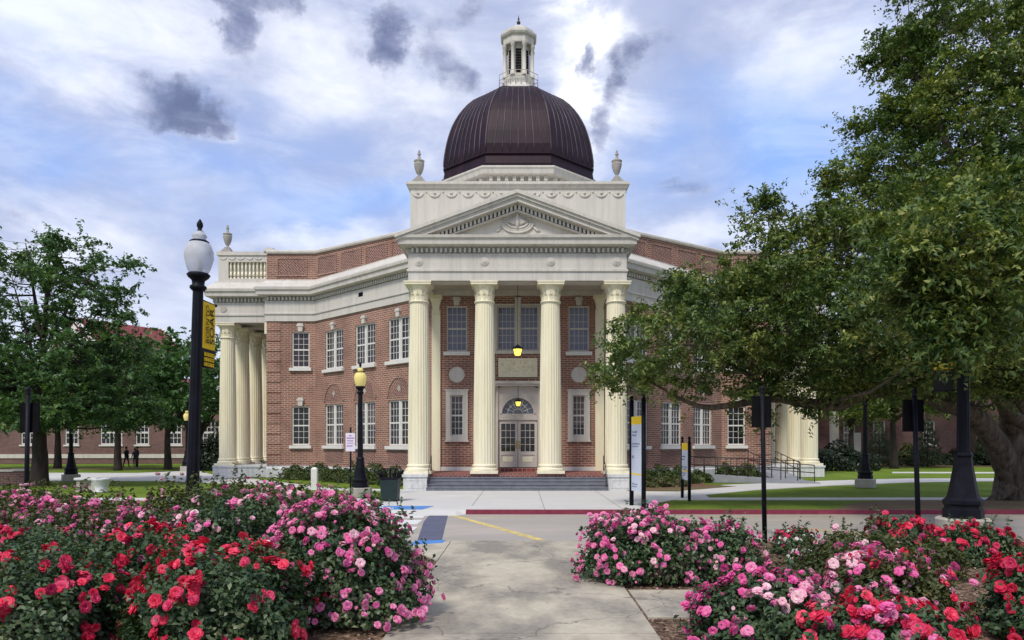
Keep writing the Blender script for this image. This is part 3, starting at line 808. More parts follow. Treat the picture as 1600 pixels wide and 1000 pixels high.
for i in range(8):
    a0 = oct_rot + i * PI / 4; a1 = a0 + PI / 4
    for k in range(9):
        f = k / 8
        pts = []
        for j in range(15):
            t = .015 + j / 14 * .98
            r = dome_r(t) * R8
            p0 = Vector((r * math.cos(a0), r * math.sin(a0))); p1 = Vector((r * math.cos(a1), r * math.sin(a1)))
            # seams stay parallel to the middle of each face and die into the hips
            half = (p1 - p0).length / 2; off = (f - .5) * 2 * RB * math.tan(PI / 8) * (0.62 + .38 * (1 - t))
            if abs(off) > half + .02 and 0 < k < 8: break
            u = (p1 - p0).normalized(); m = (p0 + p1) / 2
            q = m + u * off if 0 < k < 8 else (p0 if k == 0 else p1)
            pts.append((q.x, DY + q.y, H0 + HT * t))
        if k == 8: continue
        if len(pts) > 2: sm.tube(pts, .032 if 0 < k else .05, 5)
bpart(sm, 'dome_seams', 'seam')
lb = MB()
lp = lambda r: octa(r)
lb.prism(octa(1.05), 23.6, 24.3)
lb.sweep(lp(1.0), [(.0, 23.95), (.30, 23.78), (.32, 24.2), (.26, 24.3), (.1, 24.5), (0, 24.6)], True)
lb.prism(octa(.92), 24.2, 25.2)
lb.prism(octa(.66), 25.2, 27.2)
lb.prism(octa(.95), 27.15, 27.35)
lb.sweep(lp(.93), [(0, 27.2), (.03, 27.2), (.03, 27.6), (.14, 27.64), (.2, 27.75), (.2, 27.85), (.02, 27.95), (.0, 28.1)], True)
lb.lathe([(.95 * R8, 27.9), (.88 * R8, 28.05), (.55 * R8, 28.35), (.14, 28.62), (.05, 28.66)], 8, (0, DY, 0), False, oct_rot)
lan = bpart(lb, 'lantern', 'stone')
for x, y in octa(.86):
    pc = MB()
    d = Vector((x, y - DY)).normalized()
    pc.lathe([(.16, 25.1), (.16, 25.25), (.12, 25.28), (.11, 26.9), (.15, 26.95), (.17, 27.15)], 10, (x, y, 0))
    bpart(pc, 'lantern_column', 'stone', lan)
o8 = octa(.67)
for i in range(8):
    a, b = Vector(o8[i]), Vector(o8[(i + 1) % 8]); u = (b - a).normalized(); m = (a + b) / 2
    n = Vector((u.y, -u.x))
    p = m
    lv = MB()
    for k in range(9):
        z = 25.35 + k * .17
        lv.obox(p, u, -.17, .17, .0, .03, z, z + .13)
    bpart(lv, 'louvre', 'blackflat', lan)
rl = MB()
o9 = octa(1.22)
for i in range(8):
    a, b = o9[i], o9[(i + 1) % 8]
    for z in (24.9, 25.25): rl.tube([(a[0], a[1], z), (b[0], b[1], z)], .018, 5)
    for f in (0, .33, .66): rl.tube([(a[0] + (b[0] - a[0]) * f, a[1] + (b[1] - a[1]) * f, 24.3), (a[0] + (b[0] - a[0]) * f, a[1] + (b[1] - a[1]) * f, 25.25)], .018, 5)
bpart(rl, 'lantern_railing', 'stone_dark', lan)
fn = MB().lathe([(.06, 28.6), (.05, 28.7), (.12, 28.78), (.12, 28.86), (.05, 28.93), (.04, 29.0), (.07, 29.06), (.03, 29.12), (.01, 29.3)], 10, (0, DY, 0))
bpart(fn, 'finial', 'iron', lan)
# urns
def urn_mb(c):
    m = MB()
    x, y, z = c
    for k, (h, hh) in enumerate(((.36, .08), (.30, .10), (.22, .10), (.15, .10))):
        zz = z + sum(q[1] for q in ((.36, .08), (.30, .10), (.22, .10), (.15, .10))[:k])
        m.box(x - h, x + h, y - h, y + h, zz, zz + hh)
    m.lathe([(.10, .38), (.07, .45), (.08, .50), (.15, .60), (.235, .85), (.27, 1.05), (.27, 1.10), (.22, 1.16), (.28, 1.20), (.28, 1.25), (.12, 1.32), (.07, 1.38), (.09, 1.42), (.05, 1.46), (.06, 1.52), (.11, 1.58), (.05, 1.66), (.07, 1.70), (.01, 1.84)], 14, c,
            rfun=lambda k, zz: 1.0 if not .55 < zz < 1.0 else (1.04 if k % 2 else .96))
    return m
for x, y, z in ((-5.2, 39.75, 15.73), (5.2, 39.75, 15.73), (-18.3, 47.5, 14.02), (18.3, 47.5, 14.02)):
    bpart(urn_mb((x, y, z)), 'urn', 'urn')
# pediment
HWp, ZB, ZA = 5.5, 11.62, 13.62
sl_ = (ZA - ZB) / HWp
pd = MB()
pd.prism_xz([(-4.9, 11.5), (4.9, 11.5), (0, 13.25)], 34.92, 39.35)
def rake(out_top, thick, y0, y1, half=None):
    for s in (-1, 1):
        h = half or HWp
        poly = [(s * h, ZA - out_top - sl_ * h), (0, ZA - out_top), (0, ZA - out_top - thick), (s * h, ZA - out_top - thick - sl_ * h)]
        if s < 0: poly = poly[::-1]
        pd.prism_xz(poly[::-1], y0, y1)
rake(0.0, .16, 34.12, 39.3, 5.56); rake(.16, .13, 34.2, 39.28, 5.5); rake(.29, .2, 34.3, 39.26, 5.35)
rake(.49, .06, 34.6, 36, 4.9); rake(.78, .06, 34.62, 36, 4.7)
for s in (-1, 1):
    n = 24
    for i in range(n):
        x = s * (i + .5) * 4.45 / n
        z = ZA - .56 - sl_ * abs(x)
        dz = sl_ * .055
        a = (x - .055, x + .055)
        v = []
        for y in (34.58, 34.95):
            for xx, zz in ((a[0], z - .2), (a[1], z - .2), (a[1], z), (a[0], z)):
                v.append((xx, y, zz - sl_ * (abs(xx) - abs(x))))
        pd.add(v, [(0, 1, 2, 3), (0, 4, 5, 1), (1, 5, 6, 2), (2, 6, 7, 3), (3, 7, 4, 0)])
bpart(pd, 'pediment', 'stone')
em = MB()                                             # relief crest in the tympanum: wings over a curved ribbon and wreath
ey, ez = 34.9, 12.22
for r, t, sy in ((.72, .07, .62), (.60, .05, .58), (.46, .06, .5)):
    pts = [(r * math.cos(PI * 1.02 + PI * .96 * k / 16), ey, ez + .08 + r * sy * 1.0 * math.sin(PI * 1.02 + PI * .96 * k / 16)) for k in range(17)]
    em.tube(pts, t, 6)
for s in (-1, 1):
    for k in range(7):
        a = R(25 + k * 16)
        em.tube([(s * .08, ey, ez), (s * (.08 + .22 * math.cos(a)), ey - .03, ez + .16 * math.sin(a) + .03), (s * (.08 + .50 * math.cos(a)), ey, ez + .42 * math.sin(a) + .02)], [.05, .06, .015], 6)
    for k in range(5): em.lathe([(.0, -.07), (.06, 0), (0, .07)], 8, (s * (.55 + .03 * k), ey - .01, ez + .42 - .13 * k))
    em.tube([(s * .75, ey, ez - .1), (s * .9, ey, ez - .28), (s * 1.05, ey, ez - .3)], [.05, .06, .02], 6)
em.tube([(0, ey, ez - .25), (0, ey - .03, ez + .1), (0, ey - .02, ez + .45), (.04, ey - .03, ez + .62)], [.06, .11, .07, .06], 8)
em.tube([(-.25, ey, ez + .58), (0, ey - .02, ez + .72), (.25, ey, ez + .58)], [.03, .06, .03], 6)
bpart(em, 'crest_relief', 'stone')
for cxx in (-4.55, -1.52, 1.52, 4.55):
    rs = MB()
    for r, o, hgt in ((.20, .0, .035), (.13, .03, .03), (.06, .05, .04)):
        v = [(cxx + r * math.cos(2 * PI * k / 18), 34.70 - o - y, 10.48 + r * math.sin(2 * PI * k / 18)) for y in (0, hgt) for k in range(18)]
        rs.add(v, [tuple(range(18, 36))] + [(k, (k + 1) % 18, 18 + (k + 1) % 18, 18 + k) for k in range(18)])
    bpart(rs, 'rosette', 'stone')
# portico ceiling, floor, steps, pedestals
bpart(MB().box(-4.85, 4.85, 34.95, FW - .002, 9.82, 9.95), 'portico_ceiling', 'stone_dark')
bm = MB()
for x in (-1.54, 1.54): bm.box(x - .35, x + .35, 35.75, FW - .003, 9.6, 9.818)
bm.box(-4.4, 4.4, FW - .35, FW - .004, 9.6, 9.816); bm.box(-4.9, 4.9, 34.93, 35.72, 9.603, 9.815)
for x in (-4.55, 4.55): bm.box(x - .33, x + .33, 35.74, FW - .36, 9.602, 9.817)
bpart(bm, 'ceiling_beams', 'stone')
bpart(MB().box(-5.0, 5.0, 34.78, FW + .3, 0.0, ZP), 'porch_floor', 'tile')
st = MB()
for i in range(4):
    z1 = ZP - .144 * (i + 1); y0 = 34.77 - .25 * (i + 1)
    st.box(-4.08, 4.08, y0, y0 + .249 if i else 34.775, 0.0, z1 + .0)
    st.box(-4.08, 4.08, y0 - .025, y0 + .1, z1 - .04, z1 + .003)
bpart(st, 'entrance_steps', 'step')
bpart(MB().box(-1.15, 1.15, 37.55, FW - .004, ZP + .002, ZP + .17), 'door_step', 'tile')
for s in (-1, 1):
    x = s * 4.62
    pm = MB().box(x - .53, x + .53, 34.05, 36.2, 0.0, .60)
    pm.box(x - .58, x + .58, 34.0, 36.25, .60, ZP)
    pm.box(x - .40, x + .40, 34.035, 34.06, .10, .15); pm.box(x - .40, x + .40, 34.035, 34.06, .44, .49); pm.box(x - .40, x - .35, 34.035, 34.06, .15, .44); pm.box(x + .35, x + .40, 34.035, 34.06, .15, .44)
    bpart(pm, 'pedestal', 'granite')
    hr = MB()
    hr.tube([(s * 3.98, 33.85, 0.0), (s * 3.98, 33.85, .9), (s * 3.98, 34.9, 1.55), (s * 3.98, 34.9, .72)], .02, 6)
    hr.tube([(s * 3.98, 33.85, .5), (s * 3.98, 34.9, 1.15)], .015, 6)
    bpart(hr, 'handrail', 'iron')
for a, b in ((-4.4, -1.2), (1.2, 4.4)): bpart(MB().box(a, b, FW - .06, FW - .002, ZP + .002, ZP + .19), 'base_board', 'white')

# columns: fluted shaft, leaf capital, moulded base
def column_parts(h, r0, r1):
    n = 48
    fl = lambda k, z: 1.0 if k % 2 == 0 else .955
    shaft = MB().lathe([(r0 * (1.0 if t < .33 else 1) - (r0 - r1) * (max(0, t - .2) / .8) ** 1.3, .42 + (h - 1.38) * t) for t in (0, .15, .3, .45, .6, .75, .9, 1)], n, (0, 0, 0), False, rfun=fl)
    base = MB().box(-r0 * 1.22, r0 * 1.22, -r0 * 1.22, r0 * 1.22, 0, .13)
    base.lathe([(r0 * 1.18, .13), (r0 * 1.22, .19), (r0 * 1.18, .25), (r0 * 1.05, .27), (r0 * 1.05, .31), (r0 * 1.12, .35), (r0 * 1.10, .40), (r0 * 1.0, .43)], 32)
    z = h - .96
    cap = MB().lathe([(r1 * 1.0, z), (r1 * 1.12, z + .02), (r1 * 1.14, z + .07), (r1 * 1.02, z + .10), (r1 * 1.0, z + .42), (r1 * 1.08, z + .62), (r1 * 1.30, z + .80)], 32)
    cap.box(-r1 * 1.42, r1 * 1.42, -r1 * 1.42, r1 * 1.42, z + .80, z + .90); cap.box(-r1 * 1.48, r1 * 1.48, -r1 * 1.48, r1 * 1.48, z + .90, z + .958)
    for row, (zz, hh, nn, ro) in enumerate(((z + .10, .32, 12, 0.0), (z + .30, .46, 12, PI / 12))):
        for k in range(nn):
            a = ro + 2 * PI * k / nn
            ca, sa = math.cos(a), math.sin(a)
            pr = [(r1 * 1.02, 0), (r1 * 1.07, hh * .6), (r1 * 1.17 + row * .03, hh * .92), (r1 * 1.24 + row * .05, hh * .86)]
            v = []
            for (rr, z2), wd in zip(pr, (.07, .10, .07, .03)):
                v += [(rr * ca - sa * -wd, rr * sa + ca * -wd, zz + z2), (rr * ca - sa * wd, rr * sa + ca * wd, zz + z2)]
            cap.add(v, [(0, 1, 3, 2), (2, 3, 5, 4), (4, 5, 7, 6)])
    return shaft, base, cap
sh, ba, ca = column_parts(ZE - ZP, .52, .43)
proto = sh.build('column', M['cream'], B); pb = ba.build('column_base', M['cream'], proto); pcap = ca.build('capital', M['cream'], proto)
def put_column(x, y, first=False):
    if first: c = proto
    else:
        c = proto.copy(); COL.objects.link(c); c.parent = B
        for ch in (pb, pcap):
            k = ch.copy(); COL.objects.link(k); k.parent = c
    c.location = (x, y - BO, ZP)
    return c
first = True
for x in (-4.6, -1.54, 1.54, 4.6):
    put_column(x, 35.3, first); first = False
for s in (-1, 1):
    for y in (47.55, 49.95, 52.35, 54.75): put_column(s * 18.3, y)
    # side portico: platform, ceiling, brick back wall pilaster
    a, b = sorted((s * 15.5, s * 18.98))
    bpart(MB().box(a, b, 46.85, 56, 0, .60).box(a, b + (0.0 if s < 0 else .05), 46.8, 56, .60, ZP), 'portico_platform', 'granite')
    a, b = sorted((s * 15.4, s * 18.7))
    bpart(MB().box(a, b, 47.3, 55.5, 9.85, 10.1), 'portico_ceiling', 'stone_dark')
    for y in (47.3, 54.7):
        sp = MB()
        a, b = sorted((s * 15.5, s * 15.66)); sp.box(a, b, y - .25, y + .25, ZP, 8.9); a, b = sorted((s * 15.45, s * 15.8)); sp.box(a, b, y - .35, y + .35, 8.9, 9.6)
        bpart(sp, 'pilaster', 'cream')
    # corner balustrade
    bl = MB()
    xa, xb = (-18.7, -15.5) if s < 0 else (15.5, 18.7)
    bl.box(xa, xb, 47.30, 47.55, 12.1, 14.0)          # solid back
    for x0, x1, z0, z1 in ((xa, xb, 12.1, 12.36), (xa, xb, 13.4, 13.8), (xa, xa + (.62 if s < 0 else .22), 12.36, 13.4), (xb - (.22 if s < 0 else .62), xb, 12.36, 13.4)):
        bl.box(x0, x1, 47.05, 47.30, z0, z1)
    bl.box(xa if s > 0 else xa - .1, xb if s < 0 else xb + .1, 46.98, 47.6, 13.8, 14.02)
    bl.box(*( (xa, xa + .25) if s < 0 else (xb - .25, xb) ), 47.56, 55.4, 12.1, 13.95)
    x0 = xb if s < 0 else xa
    bl.box(x0 - .35, x0 + .35, 46.9, 47.6, 14.02, 14.16); bl.box(x0 - .22, x0 + .22, 46.95, 47.5, 14.16, 14.26)
    for i in range(5):
        c = xa + .3 + i * .55
        bl.tube([(c + .2 * math.cos(PI + PI * k / 6), 47.04, 13.68 + .14 * math.sin(PI + PI * k / 6)) for k in range(7)], .03, 5)
    bpart(bl, 'balustrade', 'stone')
    q0, q1 = (xa + .62, xb - .22) if s < 0 else (xa + .22, xb - .62)
    for i in range(10):
        c = q0 + (i + .5) * (q1 - q0) / 10
        bz = MB().lathe([(.07, 12.36), (.07, 12.42), (.04, 12.47), (.075, 12.62), (.045, 12.85), (.06, 12.5), (.045, 12.95), (.07, 13.15), (.04, 13.3), (.07, 13.34), (.07, 13.4)], 10, (c, 47.17, 0))
        bpart(bz, 'baluster', 'cream')
    ro = MB()
    v = [(s * 18.35 + .2 * math.cos(2 * PI * k / 18), 46.95 - y, 10.45 + .2 * math.sin(2 * PI * k / 18)) for y in (0, .04) for k in range(18)]
    ro.add(v, [tuple(range(18, 36))] + [(k, (k + 1) % 18, 18 + (k + 1) % 18, 18 + k) for k in range(18)])
    bpart(ro, 'rosette', 'stone_dark')
    # brick quoins at the outer end of the flat wall
    qn = MB()
    p0 = (-15.5, FL) if s < 0 else (14.5, FL)
    for k in range(14):
        z = ZP + .06 + k * .635
        qn.obox(p0, (1, 0), .0 if s < 0 else .12, .88 if s < 0 else 1.0, 0.0, .045, z, z + .53)
    bpart(qn, 'quoins', 'brick')
    # portico end pilasters on the front wall
    pp = MB().box(s * 4.15 - .22, s * 4.15 + .22, FW - .12, FW - .003, ZP, 8.9)
    pp.lathe([(.22, 8.65), (.24, 8.9), (.30, 9.2), (.42, 9.45)], 4, (s * 4.15, FW - .05, 0), False, PI / 4)
    pp.box(s * 4.15 - .33, s * 4.15 + .33, FW - .33, FW - .003, 9.45, 9.6)
    bpart(pp, 'pilaster', 'cream')

# windows: mesh kept in wall coordinates (x along the wall, -y outward) and placed by transform
def sash_mb(w, z0, z1, cols, rows, frame=.075, bar=.022, meet=True):
    m = MB(); a, b = -w / 2, w / 2
    m.box(a, a + frame, -.03, .06, z0, z1); m.box(b - frame, b, -.03, .06, z0, z1)
    m.box(a + frame, b - frame, -.03, .06, z1 - frame, z1); m.box(a + frame, b - frame, -.03, .06, z0, z0 + frame * 1.2)
    zi0, zi1 = z0 + frame * 1.2, z1 - frame; xi0, xi1 = a + frame, b - frame
    for k in range(1, cols):
        x = xi0 + (xi1 - xi0) * k / cols
        m.box(x - bar / 2, x + bar / 2, .004, .035, zi0, zi1)
    for k in range(1, rows):
        z = zi0 + (zi1 - zi0) * k / rows
        h = bar * 1.9 if (meet and k == rows // 2) else bar / 2
        m.box(xi0, xi1, .002 if h > bar else .006, .034, z - h, z + h)
    return m
_wcache = {}
blind_rng = random.Random(12)
def window(pos, rz, w, z0, z1, cols, rows, glass='glass', double=False, sill=True, keystone=None, frame=.075, surround=None, fmat='white', recess=.10):
    key = (w, z0, z1, cols, rows, double, frame, sill, keystone, surround, fmat)
    if key not in _wcache:
        if double:
            hw = w / 2 - .06
            m = MB()
            for s in (-1, 1):
                t = sash_mb(hw, z0, z1, cols, rows, frame); m.add([(x + s * (hw / 2 + .055), y, z) for x, y, z in t.v], t.f)
            m.box(-.055, .055, -.06, .05, z0, z1)
        else: m = sash_mb(w, z0, z1, cols, rows, frame)
        g = MB().box(-w / 2 + .01, w / 2 - .01, .030, .045, z0 + .01, z1 - .01)
        sm_ = MB().box(-w / 2 - .14, w / 2 + .14, -.26, .04 - recess + .06, z0 - .2, z0 - .02) if sill else None
        ks = None
        if keystone:
            ks = MB().prism_xz([(-.13, z1 + .02), (.13, z1 + .02), (.17, z1 + .02 + keystone), (-.17, z1 + .02 + keystone)], -.24, -.02 - recess + .03)
            ks.box(-.21, .21, -.27, -.02 - recess + .03, z1 + .02 + keystone * .62, z1 + .02 + keystone * .82)
        su = None
        if surround:
            e = surround; su = MB()
            a, b = -w / 2, w / 2
            for x0, x1, c0, c1 in ((a - e, a, z0 - e, z1 + e), (b, b + e, z0 - e, z1 + e), (a, b, z1, z1 + e), (a, b, z0 - e, z0)): su.box(x0, x1, -.20, -.05, c0, c1)
            su.box(a - e - .05, b + e + .05, -.23, -.06, z1 + e, z1 + e + .07); su.box(a - e - .05, b + e + .05, -.24, -.06, z0 - e - .07, z0 - e)
        _wcache[key] = [x and x.build(nm, M[mm]) for x, nm, mm in ((m, 'window', fmat), (g, 'pane', glass), (sm_, 'sill', 'white'), (ks, 'keystone', 'stone'), (su, 'surround', 'stone'))]
        fresh = True
    else: fresh = False
    out = []
    for o in _wcache[key]:
        if o is None: continue
        out.append(o if fresh else o.copy())
        if not fresh: COL.objects.link(out[-1])
    root = out[0]; root.parent = B
    if blind_rng.random() < .45 and glass != 'glass_sky_tint':
        for xs in ((-w / 4, w / 4) if double else (0,)):
            hb = blind_rng.choice((.28, .4, .55, .72)) * (z1 - z0); ww = (w / 2 if double else w) / 2 - .03
            bb = MB().box(xs - ww, xs + ww, .0245, .0285, z1 - .03 - hb, z1 - .03).build('blind', M['blind'], root)
    n = Vector((math.sin(rz), -math.cos(rz)))
    root.location = (pos[0] - n.x * recess, pos[1] - n.y * recess - BO, 0); root.rotation_euler = (0, 0, rz)
    for o in out[1:]:
        o.parent = root
        if o.name.startswith('pane'): o.material_slots[0].link = 'OBJECT'; o.material_slots[0].material = M[glass]
    return root
UL = Vector((8.5, -8.5)).normalized(); UR = Vector((8.5, 8.5)).normalized()
def arch_panel(p, u):
    ap = MB(); ar = MB(); lz = MB(); pnl = MB()
    n = 20; nn = Vector((u.y, -u.x)); z0 = 4.5
    def pt(r, k, o):
        a = PI * k / n
        q = Vector(p) + u * (r * math.cos(a)) + nn * o
        return (q.x, q.y, z0 + 1.02 * r * math.sin(a) + (.12 if r < 5 else 0))
    v = [pt(.98, k, .012) for k in range(n + 1)]
    ap.add(v, [tuple(range(n + 1))])
    for k in range(n):
        v = [pt(.98, k, .05), pt(1.14, k, .05), pt(1.14, k + 1, .05), pt(.98, k + 1, .05), pt(.98, k, 0), pt(1.14, k, 0), pt(1.14, k + 1, 0), pt(.98, k + 1, 0)]
        ar.add(v, [(0, 1, 2, 3), (1, 5, 6, 2), (3, 7, 4, 0)])
    c = Vector(p) + nn * .03
    lz.add([(c.x + u.x * a, c.y + u.y * a, z0 + .55 + b) for a, b in ((-.16, 0), (0, -.2), (.16, 0), (0, .2))], [(0, 1, 2, 3)])
    pnl.obox(p, u, -1.0, 1.0, 0.0, .012, 0.95, 1.7)
    bpart(ap, 'arch_panel', 'brick_diag'); bpart(ar, 'arch_ring', 'brick'); bpart(lz, 'arch_lozenge', 'stone_dark'); bpart(pnl, 'brick_apron', 'brick_diag')
for s in (-1, 1):
    rz = -PI / 4 if s < 0 else PI / 4
    for d in DWIN:
        p = Vector((s * 4.4, FW)) + (Vector((-1, 1)) if s < 0 else Vector((1, 1))).normalized() * d
        window(p, rz, 2.0, WUP[0], WUP[1], 3, 4 if False else 6, 'glass', True, keystone=.45)
        window(p, rz, 2.0, WLO[0], WLO[1], 3, 6, 'glass', True)
        arch_panel(p, UL if s < 0 else UR)
    x = s * 13.41
    window((x, FL), 0, 1.08, 6.75, 8.95, 3, 6, 'glass', keystone=.5)
    window((x, FL), 0, 1.08, 1.98, 4.38, 3, 6, 'glass_dark', keystone=.5)
    window((s * 3.1, FW), 0, 1.06, 6.78, 9.1, 4, 6, 'glass_sky_tint', keystone=.42, fmat='stone')
    window((s * 3.1, FW), 0, .64, 2.5, 4.55, 3, 6, 'glass_dark', sill=False, surround=.24, frame=.05)
    window((s * .58, FW), 0, .96, 6.82, 9.1, 4, 6, 'glass_sky_tint', sill=False, fmat='stone')
ms = MB()                                             # stone frame of the middle pair, carved panel, door surround
ms.box(-.1, .1, FW - .10, FW + .05, 6.82, 9.1)
for x0, x1, z0, z1 in ((-1.22, -1.06, 6.82, 9.1), (1.06, 1.22, 6.82, 9.1), (-1.22, 1.22, 9.1, 9.2), (-1.35, 1.35, 6.66, 6.82)): ms.box(x0, x1, FW - .08, FW - .003, z0, z1)
ms.prism_xz([(-.09, 8.3), (.09, 8.3), (.16, 9.5), (-.16, 9.5)], FW - .2, FW - .10)
bpart(ms, 'window_surround', 'stone')
cpn = MB().box(-.96, .96, FW - .06, FW - .003, 5.5, 6.4)
for x0, x1, z0, z1 in ((-.99, .99, 6.34, 6.43), (-.99, .99, 5.47, 5.56), (-.99, -.9, 5.56, 6.34), (.9, .99, 5.56, 6.34)): cpn.box(x0, x1, FW - .11, FW - .05, z0, z1)
rr = random.Random(4)
for i in range(46):
    cxx, cz = rr.uniform(-.8, .8), rr.uniform(5.66, 6.24); a = rr.uniform(0, 6.3)
    cpn.tube([(cxx, FW - .06, cz), (cxx + .08 * math.cos(a), FW - .075, cz + .08 * math.sin(a)), (cxx + .12 * math.cos(a + .7), FW - .06, cz + .12 * math.sin(a + .7))], [.02, .035, .012], 5)
bpart(cpn, 'carved_panel', 'cream')
for s in (-1, 1):
    v = [(s * 3.1 + r * math.cos(2 * PI * k / 28), FW - y, 5.6 + r * math.sin(2 * PI * k / 28)) for r, y in ((.40, 0), (.40, .06), (.33, .07), (.31, .045)) for k in range(28)]
    md = MB().add(v, [(j * 28 + k, j * 28 + (k + 1) % 28, (j + 1) * 28 + (k + 1) % 28, (j + 1) * 28 + k) for j in range(3) for k in range(28)] + [tuple(range(84, 112))])
    bpart(md, 'medallion', 'stone')
ds = MB()
ZD = ZP + .17                                         # door sill
for s in (-1, 1):
    a, b = sorted((s * 1.0, s * 1.12)); ds.box(a, b, FW - .14, FW + .2, ZD, 5.0)
    ds.lathe([(.13, ZD), (.13, ZD + .2), (.095, ZD + .24), (.08, 3.7), (.11, 3.75), (.12, 3.85), (.08, 3.9), (.09, 4.1), (.13, 4.3), (.12, 4.6), (.15, 4.9), (.15, 5.0)], 14, (s * 1.27, FW - .17, 0))
    ds.box(s * 1.2 - .12 if s < 0 else 1.15, s * 1.2 + .05 if s < 0 else 1.39, FW - .08, FW - .003, ZD, 5.0)
    ds.box(s * 1.27 - .09, s * 1.27 + .09, FW - .3, FW - .03, 5.25, 5.36)
    ds.lathe([(.08, 5.36), (.06, 5.5), (.05, 6.0), (.09, 6.1)], 10, (s * 1.27, FW - .12, 0))
ds.box(-1.45, 1.45, FW - .34, FW - .003, 5.0, 5.12); ds.box(-1.55, 1.55, FW - .42, FW - .003, 5.12, 5.25)
# tympanum with round arch opening: ring segments up to the lintel
n = 24; zc = 3.62; ra = .80
for k in range(n):
    a0, a1 = PI * k / n, PI * (k + 1) / n
    def op_(a): return (ra * math.cos(a), zc + ra * 1.0 * math.sin(a))
    def ot_(a):
        t = min(1.0 / max(1e-6, abs(math.cos(a))), 1.38 / max(1e-6, math.sin(a)))
        return (t * math.cos(a), zc + t * math.sin(a))
    pq = [op_(a0), ot_(a0), ot_(a1), op_(a1)]
    ds.prism_xz(pq, FW - .04, FW + .14)
    ri = [(.80 * math.cos(a0), zc + .80 * math.sin(a0)), (.92 * math.cos(a0), zc + .92 * math.sin(a0)), (.92 * math.cos(a1), zc + .92 * math.sin(a1)), (.80 * math.cos(a1), zc + .80 * math.sin(a1))]
    ds.prism_xz(ri, FW - .09, FW - .041)
ds.box(-.995, .995, FW - .05, FW + .16, 3.30, zc - .001)
bpart(ds, 'door_surround', 'door')
fg = MB()
fg.add([(0, FW + .12, zc)] + [(.80 * math.cos(PI * k / 20), FW + .12, zc + .80 * math.sin(PI * k / 20)) for k in range(21)], [(0, k, k + 1) for k in range(1, 21)])
fan = bpart(fg, 'fanlight', 'glass_sky_tint')
fb = MB()
for k in range(1, 8):
    a = PI * k / 8
    fb.tube([(.24 * math.cos(a), FW + .10, zc + .24 * math.sin(a)), (.80 * math.cos(a), FW + .10, zc + .80 * math.sin(a))], .018, 5)
for r in (.24, .52):
    fb.tube([(r * math.cos(PI * k / 16), FW + .10, zc + r * math.sin(PI * k / 16)) for k in range(17)], .018, 5)
bpart(fb, 'fanlight_bars', 'white', fan)
for s in (-1, 1):
    a, b = sorted((s * .01, s * .98))
    dmb = MB()
    st_, z0, z1 = .13, ZD + .01, 3.29
    dmb.box(a, a + st_, FW + .02, FW + .08, z0, z1); dmb.box(b - st_, b, FW + .02, FW + .08, z0, z1)
    for c0, c1 in ((z0, z0 + .18), (z0 + .62, z0 + .80), (z1 - .18, z1)): dmb.box(a + st_, b - st_, FW + .02, FW + .08, c0, c1)
    dmb.box(a + st_, b - st_, FW + .05, FW + .07, z0 + .18, z0 + .62)
    for k in (1, 2):
        x = a + st_ + (b - a - 2 * st_) * k / 3; dmb.box(x - .014, x + .014, FW + .03, FW + .06, z0 + .8, z1 - .18)
    for k in (1, 2, 3):
        z = z0 + .8 + (z1 - .18 - z0 - .8) * k / 4; dmb.box(a + st_, b - st_, FW + .032, FW + .058, z - .014, z + .014)
    d_ = bpart(dmb, 'door', 'door')
    bpart(MB().box(a + st_, b - st_, FW + .062, FW + .075, z0 + .8, z1 - .18), 'door_pane', 'glass_dark', d_)
    bpart(MB().tube([(s * .08, FW - .02, 1.85), (s * .08, FW - .05, 1.9), (s * .08, FW - .05, 2.15), (s * .08, FW - .02, 2.2)], .02, 6).box(s * .08 - .03, s * .08 + .03, FW - .0, FW + .02, 1.85, 2.2), 'door_handle', 'brass', d_)
    bpart(MB().box(a + st_ + .1, b - st_ - .1, FW + .035, FW + .05, z0 + .27, z0 + .53), 'door_plate', 'cream', d_)
bpart(MB().box(-.95, .95, 37.6, FW - .2, ZD + .001, ZD + .012), 'door_mat', 'blackflat')
for s in (-1, 1):
    for d in (1.15, 6.3):
        p = Vector((s * 4.4, FW)) + (Vector((s, 1))).normalized() * d
        vt = MB().obox(p, UL if s < 0 else UR, -.22, .22, .101, .112, 10.42, 10.66)
        bpart(vt, 'wall_vent', 'blackflat')
# pendant lanterns
def pendant(name, label, x, y, ztop, z, sc):
    t = thing(name, label, 'lantern', (AX + x, y, z))
    MB().tube([(0, 0, ztop - z), (0, 0, .36 * sc)], .012, 6).lathe([(.05, .32 * sc), (.06, .36 * sc), (.02, .4 * sc)], 8).build('chain', M['iron'], t)
    MB().lathe([(.30 * sc, .10 * sc), (.31 * sc, .15 * sc), (.18 * sc, .26 * sc), (.08 * sc, .32 * sc)], 6, smooth=False).build('lantern_cap', M['black'], t)
    MB().lathe([(.10 * sc, -.28 * sc), (.17 * sc, -.26 * sc), (.26 * sc, .10 * sc)], 6, smooth=False).build('lantern_glass', M['lantern_lit'], t)
    rb = MB()
    for k in range(6):
        a = 2 * PI * k / 6
        rb.tube([(.175 * sc * math.cos(a), .175 * sc * math.sin(a), -.26 * sc), (.268 * sc * math.cos(a), .268 * sc * math.sin(a), .10 * sc)], .012, 4)
    rb.build('lantern_ribs', M['iron'], t)
pendant('hanging_lantern', 'large lit lantern hung on a long rod in front of the middle windows', 0.0, 36.6, 9.82, 6.6, .82)
pendant('hanging_lantern', 'small lit lantern hung in front of the arched fanlight', 0.02, 38.0, 5.0, 4.15, .55)

